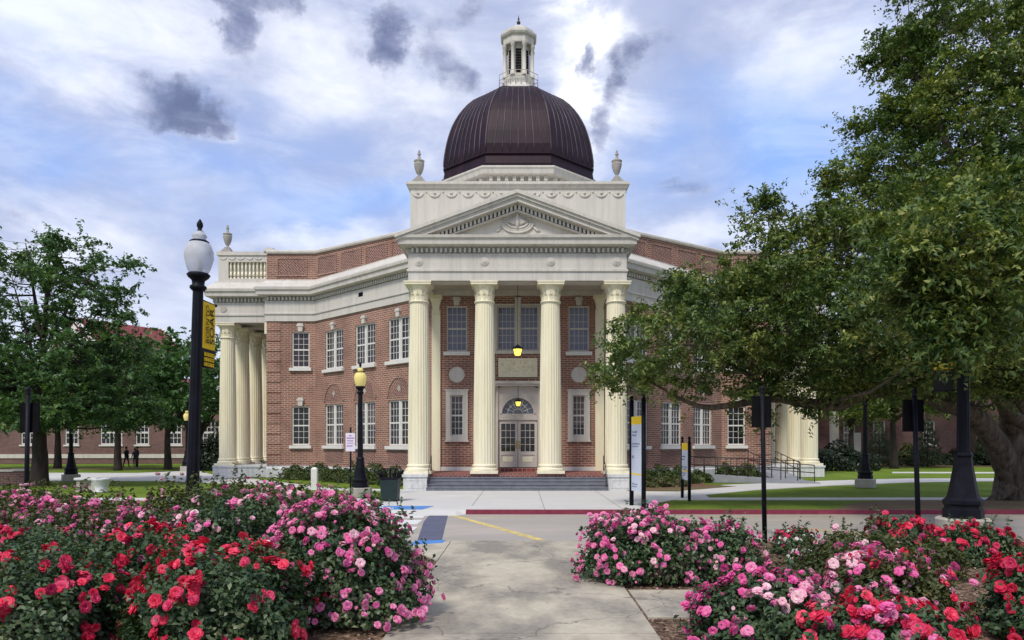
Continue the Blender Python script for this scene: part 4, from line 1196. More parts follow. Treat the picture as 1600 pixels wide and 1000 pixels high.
# ------------------------------------------------------------------ street lamps, signs, bin
def lamp_post(name, label, loc, s, globe, height, pier, group):
    t = thing(name, label, 'street lamp', loc, 0, group)
    z = pier
    if pier > 0:
        MB().lathe([(.47 * s, 0.0), (.47 * s, pier - .03), (.44 * s, pier)], 20 if s > 1.1 else 8, smooth=False, rot=PI / 8).build('concrete_pier', M['pier'], t)
    MB().lathe([(.34 * s, z), (.34 * s, z + .16 * s), (.31 * s, z + .18 * s), (.31 * s, z + .22 * s), (.34 * s, z + .26 * s), (.34 * s, z + .32 * s), (.27 * s, z + .38 * s), (.22 * s, z + .62 * s), (.165 * s, z + .95 * s), (.15 * s, z + 1.1 * s), (.17 * s, z + 1.14 * s), (.14 * s, z + 1.2 * s)],
               8, smooth=False, rot=PI / 8).build('lamp_base', M['black'], t)
    zt = height - 1.0 * s
    sh_ = MB().lathe([(.112 * s, z + 1.15 * s), (.088 * s, zt - .25 * s)], 20, rfun=lambda k, zz: 1.0 if k % 2 else .93, smooth=False)
    sh_.lathe([(.10 * s, zt - .26 * s), (.14 * s, zt - .22 * s), (.14 * s, zt - .18 * s), (.10 * s, zt - .15 * s), (.11 * s, zt - .08 * s), (.17 * s, zt - .03 * s), (.20 * s, zt + .02 * s), (.17 * s, zt + .05 * s)], 16)
    sh_.build('lamp_pole', M['black'], t)
    MB().lathe([(.15 * s, zt + .04 * s), (.20 * s, zt + .14 * s), (.245 * s, zt + .32 * s), (.245 * s, zt + .42 * s), (.19 * s, zt + .56 * s), (.12 * s, zt + .62 * s)], 24).build('lamp_globe', M[globe], t)
    fi = MB().lathe([(.16 * s, zt + .585 * s), (.165 * s, zt + .605 * s), (.13 * s, zt + .63 * s)], 20)
    fi.lathe([(.07 * s, zt + .78 * s), (.03 * s, zt + .82 * s), (.055 * s, zt + .88 * s), (.05 * s, zt + .93 * s), (.01 * s, zt + 1.0 * s)], 12)
    MB().lathe([(.12 * s, zt + .61 * s), (.10 * s, zt + .66 * s), (.13 * s, zt + .70 * s), (.10 * s, zt + .74 * s), (.06 * s, zt + .79 * s)], 16).build('globe_cap', M[globe], t)
    fi.build('lamp_finial', M['black'], t)
    MB().lathe([(.05 * s, zt + .05 * s), (.05 * s, zt + .2 * s), (.035 * s, zt + .22 * s), (.035 * s, zt + .3 * s)], 10).build('lamp_bulb', M['white'], t)
    return t
LG = 'street lamps on the campus'
lp1 = lamp_post('street_lamp', 'tall black street lamp with frosted globe and yellow banner behind the roses', ((297 - VX) / F * 13.0, 13.0, -.12), .98, 'globe_frost', 6.15, 0, LG)
lp1.rotation_euler = (0, 0.028, 0)            # the photo shows it leaning a little
lp2 = lamp_post('street_lamp', 'thick black lamp on round concrete pier with its head inside the oak', ((1505 - VX) / F * 15.9, 15.9, -.12), 1.15, 'globe_frost', 7.4, .72, LG)
lp3 = lamp_post('street_lamp', 'black lamp with amber globe beside the bin and parking notice', ((563 - VX) / F * 30.0, 30.0, 0), 1.0, 'globe_yellow', 5.35, .38, LG)
lp4 = lamp_post('street_lamp', 'black lamp on concrete pier under the left tree near the bench', ((111 - VX) / F * 42.0, 42.0, 0), 1.0, 'globe_yellow', 5.2, .38, LG)
lp5 = lamp_post('street_lamp', 'distant amber globe lamp between the banner lamp and the side columns', ((292 - VX) / F * 56.0, 56.0, 0), 1.0, 'globe_yellow', 4.7, .38, LG)
lp6 = lamp_post('street_lamp', 'black lamp on square concrete pier standing on the right lawn', ((1352 - VX) / F * 36.2, 36.2, 0), 1.0, 'globe_yellow', 5.2, .42, LG)
def banner(name, label, base, ang, width, z0, z1, zmid, text=True):
    t = thing(name, label, 'banner', (base[0], base[1], 0), ang)
    n = 8; v = []; v2 = []
    def strip(za, zb, nm, mat):
        m = MB(); k = 10; vv = []
        for yy in (-.006, .006):
            for j in range(k + 1):
                z = za + (zb - za) * j / k
                for i in range(n + 1):
                    x = width * i / n
                    vv.append((x + .16, yy + .015 * math.sin(3.0 * x + z * 2.2) * i / n, z))
        st_ = (k + 1) * (n + 1)
        fs = []
        for j in range(k):
            for i in range(n):
                a = j * (n + 1) + i
                fs.append((a, a + 1, a + n + 2, a + n + 1)); fs.append((st_ + a, st_ + a + n + 1, st_ + a + n + 2, st_ + a + 1))
        m.add(vv, fs, True)
        return m.build(nm, M[mat], t)
    strip(zmid, z1, 'banner_cloth', 'gold'); lower = strip(z0, zmid - .002, 'lower_panel', 'banner_black')
    MB().tube([(0, 0, z1 + .01), (width + .22, 0, z1 + .01)], .014, 6).lathe([(.005, -.03), (.03, 0), (.005, .03)], 8, (width + .24, 0, z1 + .01)).build('banner_arm', M['black'], t)
    MB().tube([(0, 0, z0 - .01), (width + .22, 0, z0 - .01)], .014, 6).build('banner_arm', M['black'], t)
    if text:
        H = z1 - zmid
        for body, fx, sz, fz in (('BORN', .34, .17, .38), ('TO', .34, .17, .80), ('SOAR', .70, .27, .50)):
            me = text_mesh(body, sz)
            o = bpy.data.objects.new('banner_lettering', me); COL.objects.link(o); o.parent = t
            me.materials.append(M['banner_black'])
            o.matrix_local = Matrix.Translation((.16 + width * fx, -.034, zmid + H * fz)) @ Matrix.Rotation(PI / 2, 4, 'X') @ Matrix.Rotation(PI / 2, 4, 'Z') @ Matrix.Diagonal((.95, 1.0, 1, 1))
        bars = MB(); rg = random.Random(2)
        for row in range(3):
            z = zmid - .07 - row * .088; x = .20
            while x < .10 + width:
                w_ = rg.uniform(.03, .05)
                bars.box(x, x + w_, -.030, -.018, z - .065, z - (.03 if rg.random() < .35 else 0)); bars.box(x + .012, x + w_ + .012, -.030, -.018, z - .02, z); x += w_ + .03
        bars.build('banner_lettering', M['gold'], t)
    return t
banner('lamp_banner', 'yellow and black banner on the tall lamp behind the left roses', ((309 - VX) / F * 13.0, 13.0), R(89), .50, 3.52, 4.66, 3.84)
banner('lamp_banner', 'yellow banner on the right lamp half hidden by oak leaves', ((1505 - VX) / F * 15.9 - .05, 15.9), R(180 - 60), .42, 3.3, 4.75, 3.75, False)

def back_sign(label, px, py, D, ztop, w, h, zc_, lean=0.0, two=False):
    t = thing('signboard', label, 'signboard', ((px - VX) / F * D, D, -.12 if D < 20 else 0.0), 0.0, 'black backs of roadside signs')
    MB().tube([(0, 0, 0), (lean, 0, ztop)], [.055, .05], 12).lathe([(.05, 0), (.065, .03), (.04, .06), (.06, .10), (.06, .14), (.01, .19)], 12, (lean, 0, ztop)).build('sign_post', M['black'], t)
    m = MB().box(-w / 2 + lean * .9, w / 2 + lean * .9, .056, .09, zc_ - h / 2, zc_ + h / 2)
    fr_ = MB()
    for x0, x1, z0, z1 in ((-w / 2 - .02, w / 2 + .02, zc_ + h / 2, zc_ + h / 2 + .03), (-w / 2 - .02, w / 2 + .02, zc_ - h / 2 - .03, zc_ - h / 2), (-w / 2 - .02, -w / 2, zc_ - h / 2, zc_ + h / 2), (w / 2, w / 2 + .02, zc_ - h / 2, zc_ + h / 2)):
        fr_.box(x0 + lean * .9, x1 + lean * .9, .05, .1, z0, z1)
    m.build('sign_panel', M['blackflat'], t); fr_.build('sign_frame', M['blackflat'], t)
    if two: MB().box(.03, .05, .02, .055, zc_ - h / 2, zc_ + h / 2).build('panel_seam', M['black'], t)
    return t
back_sign('black signboard on a post beside the pink rose mound on the right', 1195, 837, 17.3, 3.42, .40, .66, 3.01, -.06)
back_sign('black signboard on a leaning post left of the thick lamp', 1436, 850, 16.2, 3.28, .40, .63, 2.88, -.10)
back_sign('black signboard in front of the left tree trunk', 40, 760, 17.7, 3.42, .40, .64, 2.88, .06, True)

def map_sign(label, ax, ay, bx, by, h, z0, z1, rad):
    t = thing('information_sign', label, 'sign', (ax, ay, 0), 0.0, 'two post information signs by the plaza')
    d = Vector((bx - ax, by - ay)); L = d.length; u = d / L
    for q in (Vector((0, 0)), d):
        MB().tube([(q.x, q.y, 0), (q.x, q.y, h)], rad, 14).lathe([(rad * .7, 0), (rad * 1.1, .02), (rad * .6, .05), (rad * 1.0, .11), (rad * .8, .17), (.01, .2)], 12, (q.x, q.y, h)).build('sign_post', M['black'], t)
    n = Vector((u.y, -u.x))
    m = MB().obox((0, 0), u, rad + .01, L - rad - .01, -.03, .03, z0, z1)
    pn_ = m.build('sign_panel', M['panel'], t)
    top = MB().obox((0, 0), u, rad + .012, L - rad - .012, -.034, .034, z1 - .27, z1 - .004)
    MB().obox((0, 0), u, rad + .012, L - rad - .012, -.034, .034, z0 + (z1 - z0) * .22, z0 + (z1 - z0) * .22 + .05).build('sign_band', M['gold'], pn_)
    top.build('sign_band', M['gold'], pn_)
    tx = MB(); rg = random.Random(7)
    for z, wd, hh in ((z1 - .55, .50, .07), (z1 - .66, .42, .06), (z1 - .95, .78, .06), (z1 - 1.03, .70, .05), (z1 - 1.42, .16, .14), (z0 + .22, .6, .05), (z0 + .14, .5, .04)):
        for sd in (-1, 1):
            x = rad + .1
            while x < rad + .1 + wd * (L - .3):
                w_ = rg.uniform(.03, .07)
                a, b = (.031, .035) if sd > 0 else (-.035, -.031)
                tx.obox((0, 0), u, x, x + w_, a, b, z, z + hh * rg.uniform(.6, 1)); x += w_ + .03
    tx.build('sign_print', M['greyprint'], pn_)
    return t
map_sign('tall two post information sign with yellow band at the plaza edge', 3.80, 26.1, 4.0, 24.75, 3.6, .52, 3.05, .075)
map_sign('thin distant two post sign on the lawn before the hedge', 6.30, 29.6, 6.22, 28.0, 2.2, .75, 2.15, .06)
# parking notice
D = 29.0
t = thing('parking_sign', 'small white notice with purple print on a thin black post', 'sign', ((547.5 - VX) / F * D, D, 0))
MB().tube([(0, .03, 0), (0, .03, 2.75)], .035, 8).build('sign_post', M['black'], t)
pz0, pz1 = 1.83, 2.53
pan = MB().box(-.18, .18, -.01, .0, pz0, pz1).build('sign_panel', M['signwhite'], t)
tx = MB(); rg = random.Random(3)
tx.box(-.06, .05, -.013, -.0105, pz1 - .12, pz1 - .09)
for z, hh, a, b in ((pz1 - .22, .05, -.14, .14), (pz1 - .30, .025, -.13, .12), (pz1 - .35, .02, -.10, .11), (pz1 - .41, .02, -.12, .12), (pz1 - .52, .045, -.14, .06)):
    x = a
    while x < b:
        w_ = rg.uniform(.015, .035); tx.box(x, x + w_, -.013, -.0105, z, z + hh); x += w_ + .01
tx.build('sign_print', M['purple'], pan)
# bin
D = 28.0
t = thing('litter_bin', 'dark green square litter bin with rain hood at the plaza edge', 'bin', ((610 - VX) / F * D, D, 0))
MB().lathe([(.40, .03), (.42, .06), (.46, .80), (.47, .84)], 4, smooth=False, rot=PI / 4).build('bin_body', M['bin'], t)
rm = MB()
rm.lathe([(.47, .80), (.49, .82), (.49, .86), (.45, .88)], 4, smooth=False, rot=PI / 4)
for k in range(4):
    a = PI / 4 + k * PI / 2
    for f in range(5):
        p0 = Vector((.47 * math.cos(a), .47 * math.sin(a))); p1 = Vector((.47 * math.cos(a + PI / 2), .47 * math.sin(a + PI / 2)))
        q = p0.lerp(p1, f / 5); rm.tube([(q.x, q.y, .86), (q.x * 1.05, q.y * 1.05, 1.0), (q.x * 1.35, q.y * 1.2, 1.1)], .022, 6)
rm.build('bin_rim', M['black'], t)
hd = MB()
for x in (-.2, .0, .2): hd.tube([(x, 0, .86), (x, 0, 1.2)], .025, 6)
hd.box(-.26, .26, -.22, .22, 1.17, 1.21)
hd.build('bin_hood', M['black'], t)
MB().box(-.3, -.2, -.3, -.2, 0, .04).box(.2, .3, -.3, -.2, 0, .04).box(-.3, -.2, .2, .3, 0, .04).box(.2, .3, .2, .3, 0, .04).build('bin_feet', M['black'], t)
# white marker post
t = MB().box(-.13, .13, -.13, .13, 0, .95)
t.lathe([(.184, .95), (.15, 1.0), (.02, 1.04)], 4, smooth=False, rot=PI / 4)
tag(t.build('marker_post', M['white'], None, True, ((491.5 - VX) / F * 34.3, 34.3, 0)), 'short square white post on the grass left of the parking notice', 'post')
# bench and planter on a pad
D = 33.2
t = thing('stone_bench', 'pale stone bench with slab seat on the left lawn', 'bench', ((136 - VX) / F * D, D, 0))
MB().box(-.42, .52, -.24, .24, .50, .62).box(-.44, .54, -.26, .26, .53, .59).build('seat', M['granite'], t)
for a, b in ((-.36, -.22), (.28, .42)): MB().box(a, b, -.18, .18, .02, .50).box(a - .03, b + .03, -.2, .2, 0.0, .06).build('leg', M['stone_dark'], t)
MB().box(-.22, .28, -.05, .05, .06, .48).build('stretcher', M['stone_dark'], t)
t = MB().lathe([(.28, 0), (.28, .05), (.24, .08), (.30, .3), (.38, .5), (.40, .54), (.40, .60), (.34, .60), (.32, .50), (.0, .50)], 20, rfun=lambda k, z: 1 if k % 2 else .96, caps=False)
tag(t.build('stone_planter', M['granite'], None, True, ((158 - VX) / F * 33.0, 33.0, 0)), 'round pale stone planter beside the bench on the lawn', 'planter')
# low brick wall at far left
lw = MB().box(-40, -24.2, 38.6, 39.0, 0, .72)
t = thing('low_brick_wall', 'low red brick garden wall with pale coping at far left', 'wall', (-30, 38.6, 0))
MB().box(-12, 4.6, 0, .4, 0, .66).box(4.1, 4.7, -.08, .48, 0, .70).build('wall_body', M['brick_far'], t)
MB().box(-12, 4.05, -.05, .45, .66, .76).box(4.0, 4.8, -.15, .55, .70, .80).build('wall_coping', M['stone'], t)
# access ramp before the right columns
t = thing('access_ramp', 'grey concrete access ramp with dark railings by the right columns', 'ramp', (10.2, 40.6, 0))
cm = MB()
v = [(0, 0, 0), (5.4, -1.2, 0), (5.5, 1.2, 0), (0, 1.6, 0), (0, 0, .42), (5.4, -1.2, .06), (5.5, 1.2, .06), (0, 1.6, .42)]
cm.add(v, [(3, 2, 1, 0), (4, 5, 6, 7), (0, 1, 5, 4), (1, 2, 6, 5), (2, 3, 7, 6), (3, 0, 4, 7)])
v = [(5.45, 1.3, 0), (5.3, 5.5, 0), (3.6, 5.5, 0), (3.9, 1.25, 0), (5.45, 1.3, .1), (5.3, 5.5, .7), (3.6, 5.5, .7), (3.9, 1.25, .1)]
cm.add(v, [(0, 1, 2, 3), (7, 6, 5, 4), (4, 5, 1, 0), (5, 6, 2, 1), (6, 7, 3, 2), (7, 4, 0, 3)])
cm.build('ramp_body', M['ramp'], t)
def rail(path, n, h=.92):
    m = MB()
    for a, b in zip(path, path[1:]):
        a = Vector(a); b = Vector(b)
        for k in range(n + 1):
            q = a.lerp(b, k / n); m.tube([q, q + Vector((0, 0, h))], .025, 6)
        for hh in (h, h * .55): m.tube([a + Vector((0, 0, hh)), b + Vector((0, 0, hh))], .025, 6)
    return m
rail([(-.7, 1.0, .35), (2.0, .1, .30)], 5, .98).build('railing', M['iron'], t)
rail([(-.7, 1.9, .40), (5.2, 1.3, .15)], 8, .98).build('railing', M['iron'], t)
rail([(3.9, 2.0, .1), (3.6, 5.4, .7)], 4).build('railing', M['iron'], t)
rail([(5.3, 1.4, .1), (5.25, 5.4, .7)], 4).build('railing', M['iron'], t)
rail([(2.0, .1, .30), (5.2, -.9, .06)], 4, .9).build('railing', M['iron'], t)

# ------------------------------------------------------------------ far buildings
def far_building(name, label, loc, rz, L, dep, H, wins, roof_h=4.0, roofmat='roof_red', gable=True):
    t = thing(name, label, 'building', loc, rz)
    holes = [(L / 2 + x - w_ / 2, L / 2 + x + w_ / 2, z0, z1) for x, w_, z0, z1 in wins]
    wm = MB().wall((-L / 2, 0), (L / 2, 0), 0, H, holes, .2); wm.wall((L / 2, 0), (L / 2, dep), 0, H); wm.wall((L / 2, dep), (-L / 2, dep), 0, H); wm.wall((-L / 2, dep), (-L / 2, 0), 0, H)
    wm.build('wall', M['brick_far'], t)
    MB().box(-L / 2 - .08, L / 2 + .08, -.08, .0, .55, .95).build('base_course', M['stone'], t)
    for x, w_, z0, z1 in wins:
        s_ = sash_mb(w_ - .02, z0, z1, 3 if w_ < 1.6 else 5, 4, .1, .05)
        o = s_.build('window', M['white'], t, True, (x, .1, 0))
        MB().box(-w_ / 2 + .03, w_ / 2 - .03, .04, .05, z0 + .01, z1 - .01).build('pane', M['glass'], o)
        MB().box(-w_ / 2 - .12, w_ / 2 + .12, -.2, .02, z0 - .16, z0 - .01).build('sill', M['white'], o)
    rm_ = MB()
    e = .5
    rm_.add([(-L / 2 - e, -e, H), (L / 2 + e, -e, H), (L / 2 + e, dep + e, H), (-L / 2 - e, dep + e, H), (-L / 2 + (-e if gable else 4), dep / 2, H + roof_h), (L / 2 + (e if gable else -4), dep / 2, H + roof_h)],
            [(0, 1, 5, 4), (2, 3, 4, 5), (1, 2, 5), (3, 0, 4), (3, 2, 1, 0)])
    rm_.build('roof', M[roofmat], t)
    if gable:
        for s in (-1, 1):
            gm = MB()
            x = s * (L / 2 + e + .05)
            for a, b in (((-e, H), (dep / 2, H + roof_h)), ((dep / 2, H + roof_h), (dep + e, H))):
                gm.tube([(x, a[0], a[1]), (x, b[0], b[1])], .25, 4, False)
            gm.add([(x - s * .02, -e + 1.2, H + .1), (x - s * .02, dep + e - 1.2, H + .1), (x - s * .02, dep / 2, H + roof_h - .7)], [(0, 1, 2)])
            gm.build('gable_trim', M['white'], t)
    MB().sweep([(-L / 2, 0), (L / 2, 0)], [(0, H - .7), (.2, H - .7), (.4, H - .2), (.45, H - .003), (0, H - .003)]).build('cornice', M['white'], t)
    return t
fwin = [(x, 2.1 if i % 3 == 1 else 1.3, 1.9, 4.3) for i, x in enumerate((-26, -21, -15.5, -10, -5, -1, 3.2, 7.0, 10.0, 13.2, 16.5))]
far_building('brick_hall', 'long brick hall under a red roof behind the left trees', (-48, 75, 0), R(4), 56, 9, 7.9, fwin + [(x, w_, 5.6, 7.6) for x, w_, a, b in fwin], 1.0)
far_building('gabled_brick_hall', 'brick hall with white gable and dark red roof above the left trees', (-43.2, 86, 0), R(58), 9.5, 9, 12.6, [(-3, 1.3, 2, 4.4), (0, 1.3, 2, 4.4), (3, 1.3, 2, 4.4)], 3.4)
rb = far_building('right_brick_hall', 'brick hall with white pilasters behind the oak on the right', (58, 76, 0), 0, 64, 14, 9.5,
             [(x, 1.2, z, z + 2.4) for x in (-25, -22, -17, -13, -6.2, 0.5, 4, 8, 12) for z in (1.9, 6.0)], 3.5, 'roof_red', False)
for x in (-26.6, -9.2, -3.2): MB().box(x - .42, x + .42, -.3, -.003, .95, 9.0).box(x - .55, x + .55, -.36, -.003, .3, .95).build('pilaster', M['white'], rb)
MB().box(-24.9, -23.9, -.12, -.002, .3, 3.1).build('side_door', M['white'], rb)

# ------------------------------------------------------------------ people (three far figures under the trees)
def person(label, loc, rz, hgt, top, legs, stride):
    sk = {'pelvis': (0, 0, .95), 'chest': (0, 0, 1.3), 'neck': (0, 0, 1.47), 'head0': (0, .01, 1.55), 'head1': (0, .02, 1.72)}
    J = [(0, 0, .95), (0, 0, 1.15), (0, 0, 1.36), (0, 0, 1.5), (0, -.01, 1.58), (0, -.015, 1.72)]
    rad = [(.16, .11), (.15, .10), (.17, .11), (.055, .055), (.085, .10), (.075, .09)]
    E = [(0, 1), (1, 2), (2, 3), (3, 4), (4, 5)]
    def add(p, r, par): J.append(p); rad.append(r if isinstance(r, tuple) else (r, r)); E.append((par, len(J) - 1)); return len(J) - 1
    for s in (-1, 1):
        a = add((s * .17, 0, 1.40), .07, 2); b = add((s * .23, .06 * s * stride, 1.14), .05, a); c = add((s * .24, -.10 + .1 * s * stride, .90), .037, b); add((s * .24, -.12 + .12 * s * stride, .82), (.035, .02), c)
        h = add((s * .09, 0, .88), .085, 0); k = add((s * .10, -.12 * s * stride, .50), .062, h); f = add((s * .10, .04 - .22 * s * stride, .09), .042, k); add((s * .11, -.10 - .22 * s * stride, .04), (.04, .03), f)
    me = bpy.data.meshes.new('person'); me.from_pydata(J, E, [])
    ob = bpy.data.objects.new('person', me); COL.objects.link(ob)
    md = ob.modifiers.new('skin', 'SKIN')
    for i, sv in enumerate(me.skin_vertices[0].data): sv.radius = rad[i]; sv.use_root = (i == 0)
    ob.modifiers.new('sub', 'SUBSURF').levels = 1; ob.modifiers['sub'].render_levels = 1
    dg = bpy.context.evaluated_depsgraph_get()
    m2 = bpy.data.meshes.new_from_object(ob.evaluated_get(dg))
    bpy.data.objects.remove(ob)
    for mm in (top, legs, 'skin'): m2.materials.append(M[mm])
    for p in m2.polygons:
        z = p.center.z; p.use_smooth = True
        p.material_index = 2 if (z > 1.50 or (abs(p.center.x) > .19 and z < .9)) else (0 if z > .95 else 1)
    o = bpy.data.objects.new('person', m2); COL.objects.link(o)
    o.location = loc; o.rotation_euler = (0, 0, rz); o.scale = (hgt / 1.8,) * 3
    tag(o, label, 'person', 'people standing by the far hall')
    hr = MB().lathe([(.02, 1.60), (.095, 1.62), (.11, 1.70), (.09, 1.78), (.03, 1.82)], 12, (0, .015, 0))
    hr.build('hair', M['hair'], o)
    return o
Yp = 64.0
person('person in black walking beside the distant tree trunk', ((197.5 - VX) / F * Yp, Yp, 0), R(70), 1.78, 'cloth_dark', 'cloth_dark', 1.0)
person('person in navy between two people dressed in black', ((207 - VX) / F * Yp, Yp + .4, 0), R(10), 1.62, 'cloth_blue', 'cloth_dark', .3)
person('person in black standing rightmost near the hall windows', ((217 - VX) / F * Yp, Yp - .3, 0), R(-30), 1.80, 'cloth_dark', 'cloth_dark', .1)

# ------------------------------------------------------------------ trees
def crown_points(ells, rng, per_clump, clump_r, shell=0.55):
    """leaf positions gathered in twig-end clumps spread through ellipsoids (center, radii, clump count)"""
    P = []; C = []; NN = []
    for (c, r, n) in ells:
        d = rng.normal(size=(n, 3)); d /= np.linalg.norm(d, axis=1, keepdims=True)
        rad = 1 - shell * rng.uniform(0, 1, n) ** 1.8
        cc = np.array(c) + d * np.array(r) * rad[:, None] * rng.uniform(.86, 1.12, (n, 1))
        C.append(cc)
    C = np.concatenate(C)
    # patchy crown: thin out where a slow wave is low so that the sky shows through
    wv = np.sin(C[:, 0] * 1.7 + 1) * np.sin(C[:, 1] * 1.3 + 2) + np.sin(C[:, 2] * 2.3 + C[:, 0] * .9)
    C = C[(wv > -1.05) | (rng.uniform(0, 1, len(C)) < .35)]
    for q in C:
        cr = clump_r * rng.uniform(.7, 1.5)
        ns = max(3, int(per_clump * rng.uniform(.5, 1.4) / 13))
        for _ in range(ns):                            # leafy shoots fanning out of the twig end
            d = rng.normal(size=3) * np.array([1, 1, .55]) + np.array([0, 0, .25]); d /= np.linalg.norm(d)
            ln = cr * rng.uniform(.7, 2.1); k = int(rng.integers(9, 17))
            f = rng.uniform(.15, 1, k)[:, None]
            P.append(q + d * ln * f + np.array([0, 0, -.22]) * ln * f * f + rng.normal(size=(k, 3)) * .05)
            nn = np.array([0, 0, .9]) + rng.normal(size=3) * .55 + d * .3
            NN.append(nn + rng.normal(size=(k, 3)) * .42)
    return np.concatenate(P), C, np.concatenate(NN)
def tree(name, label, base, ells, limbs, bark, leafm, seed, per_clump=120, clump_r=.45, leaf=(.17, .075), group=None, trunk_r=.4, cat='tree', twigs=True, upbias=.5):
    rng = np.random.default_rng(seed)
    t = thing(name, label, cat, base, 0, group)
    b = np.array(base)
    P, C, Nn = crown_points([(np.array(c) - b, r, n) for c, r, n in ells], rng, per_clump, clump_r)
    keep = P[:, 2] > .4
    V, Fq = leaves(P[keep], Nn[keep], leaf[0], leaf[1], rng)
    np_mesh('crown', V, Fq, M[leafm], t)
    m = MB(); nodes = []
    for pts, r0, r1 in limbs:
        pts = [Vector(p) - Vector(base) for p in pts]
        # smooth and roughen the limb
        fine = []
        for i in range(len(pts) - 1):
            p0 = pts[max(i - 1, 0)]; p1 = pts[i]; p2 = pts[i + 1]; p3 = pts[min(i + 2, len(pts) - 1)]
            for s in range(5):
                q = s / 5
                fine.append(.5 * ((2 * p1) + (p2 - p0) * q + (2 * p0 - 5 * p1 + 4 * p2 - p3) * q * q + (3 * p1 - p0 - 3 * p2 + p3) * q ** 3))
        fine.append(pts[-1])
        k = len(fine)
        rr_ = [r0 + (r1 - r0) * (i / (k - 1)) ** .66 for i in range(k)]
        fine = [p + Vector(rng.normal(size=3) * rr_[i] * .05 * (0 if i in (0,) else 1)) for i, p in enumerate(fine)]
        m.tube(fine, rr_, 14)
        nodes += [(p, r) for p, r in zip(fine, rr_)]
    if twigs:
        NP = np.array([n[0][:] for n in nodes])
        sel = C[rng.permutation(len(C))[:min(len(C), 420)]]
        for q in sel:
            d2 = np.linalg.norm(NP - q, axis=1) + np.maximum(0, NP[:, 2] - q[2]) * 1.5
            i = int(np.argmin(d2)); p = Vector(NP[i]); q = Vector(q)
            if (q - p).length > 7 : continue
            mid = p.lerp(q, .5) + Vector(rng.normal(size=3) * .18) + Vector((0, 0, -.12 * (q - p).length * .5))
            r = min(.07, nodes[i][1] * .55)
            m.tube([p, mid, q], [r, r * .65, .012], 5)
    m.build('trunk', M[bark], t, False)
    return t
oY = 28.8
tb = at(1583, 783, oY); tb.z = -.05
def pz(px, py, Y): return tuple(at(px, py, Y))
ox = tb.x
oak_ells = [
    (pz(1085, 530, 25.0), (3.0, 3.2, 1.55), 120), (pz(985, 575, 24.6), (1.3, 2.2, .75), 34),
    (pz(1130, 460, 25.0), (2.0, 2.6, .9), 50),
    (pz(1230, 500, 25.0), (2.6, 3.4, 2.2), 120), (pz(1215, 405, 25.6), (1.6, 2.4, 1.4), 30), (pz(1270, 375, 25.6), (1.5, 2.4, 1.1), 34),
    (pz(1330, 420, 26.0), (2.4, 4.0, 2.8), 130), (pz(1375, 310, 26.5), (1.9, 3.0, 1.5), 60),
    (pz(1440, 500, 25.0), (3.6, 4.5, 2.4), 170), (pz(1400, 560, 24.0), (4.2, 5.0, .9), 80),
    (pz(1470, 400, 26.0), (3.0, 5.0, 3.6), 170), (pz(1480, 240, 26.5), (2.4, 4.6, 3.0), 130), (pz(1430, 190, 27), (1.5, 3, 1.6), 40),
    (pz(1490, 95, 27.0), (2.2, 4.0, 2.2), 90), (pz(1440, 40, 27.0), (1.3, 2.6, 1.6), 34), (pz(1415, 95, 27.0), (1.0, 1.8, .5), 16), (pz(1375, 185, 27), (1.1, 2, .35), 16), (pz(1385, 70, 27), (.7, 1.4, .3), 9), (pz(1325, 265, 27), (1.0, 1.4, .5), 18), (pz(1195, 335, 25.6), (.9, 1.4, .5), 12), (pz(1180, 375, 25.6), (.8, 1.2, .3), 9), (pz(1060, 450, 25), (.9, 1.2, .3), 12),
    (pz(1580, 380, 26.0), (3.6, 5.4, 4.4), 190), (pz(1600, 180, 27.0), (3.2, 5.4, 4.0), 150), (pz(1560, 30, 27.5), (3.4, 5.0, 3.2), 120),
    (pz(1560, 540, 24.5), (3.4, 4.0, 1.7), 110), (pz(1560, -120, 28), (4, 5, 2.6), 60), (pz(1760, 300, 28), (4.0, 6.0, 6.0), 100), (pz(1720, 560, 26), (3.0, 4.5, 1.6), 50),
    (pz(1495, 390, 15.0), (1.3, .9, 1.2), 46), (pz(1500, 470, 15.2), (.8, .7, .4), 16), (pz(1476, 545, 15.0), (.55, .5, .5), 11), (pz(1530, 530, 15.4), (.6, .6, .4), 10), (pz(1130, 612, 24.8), (1.6, 1.2, .35), 16), (pz(1260, 605, 24.8), (1.8, 1.2, .4), 18), (pz(1360, 595, 25), (1.6, 1.4, .35), 16), (pz(1450, 595, 24), (1.6, 1.4, .45), 18), (pz(1590, 590, 24.3), (1.6, 1.4, .7), 26), (pz(1180, 650, 24.7), (.25, .3, .25), 3), (pz(1262, 648, 24.8), (.25, .3, .2), 3), (pz(1440, 440, 16.0), (1.3, 1.4, .9), 26), (pz(1560, 430, 16.0), (1.2, 1.4, 1.1), 28), (pz(1540, 330, 16.5), (1.4, 1.5, 1.1), 28), (pz(1480, 430, 19.5), (2.4, 2.4, 2.4), 70)]
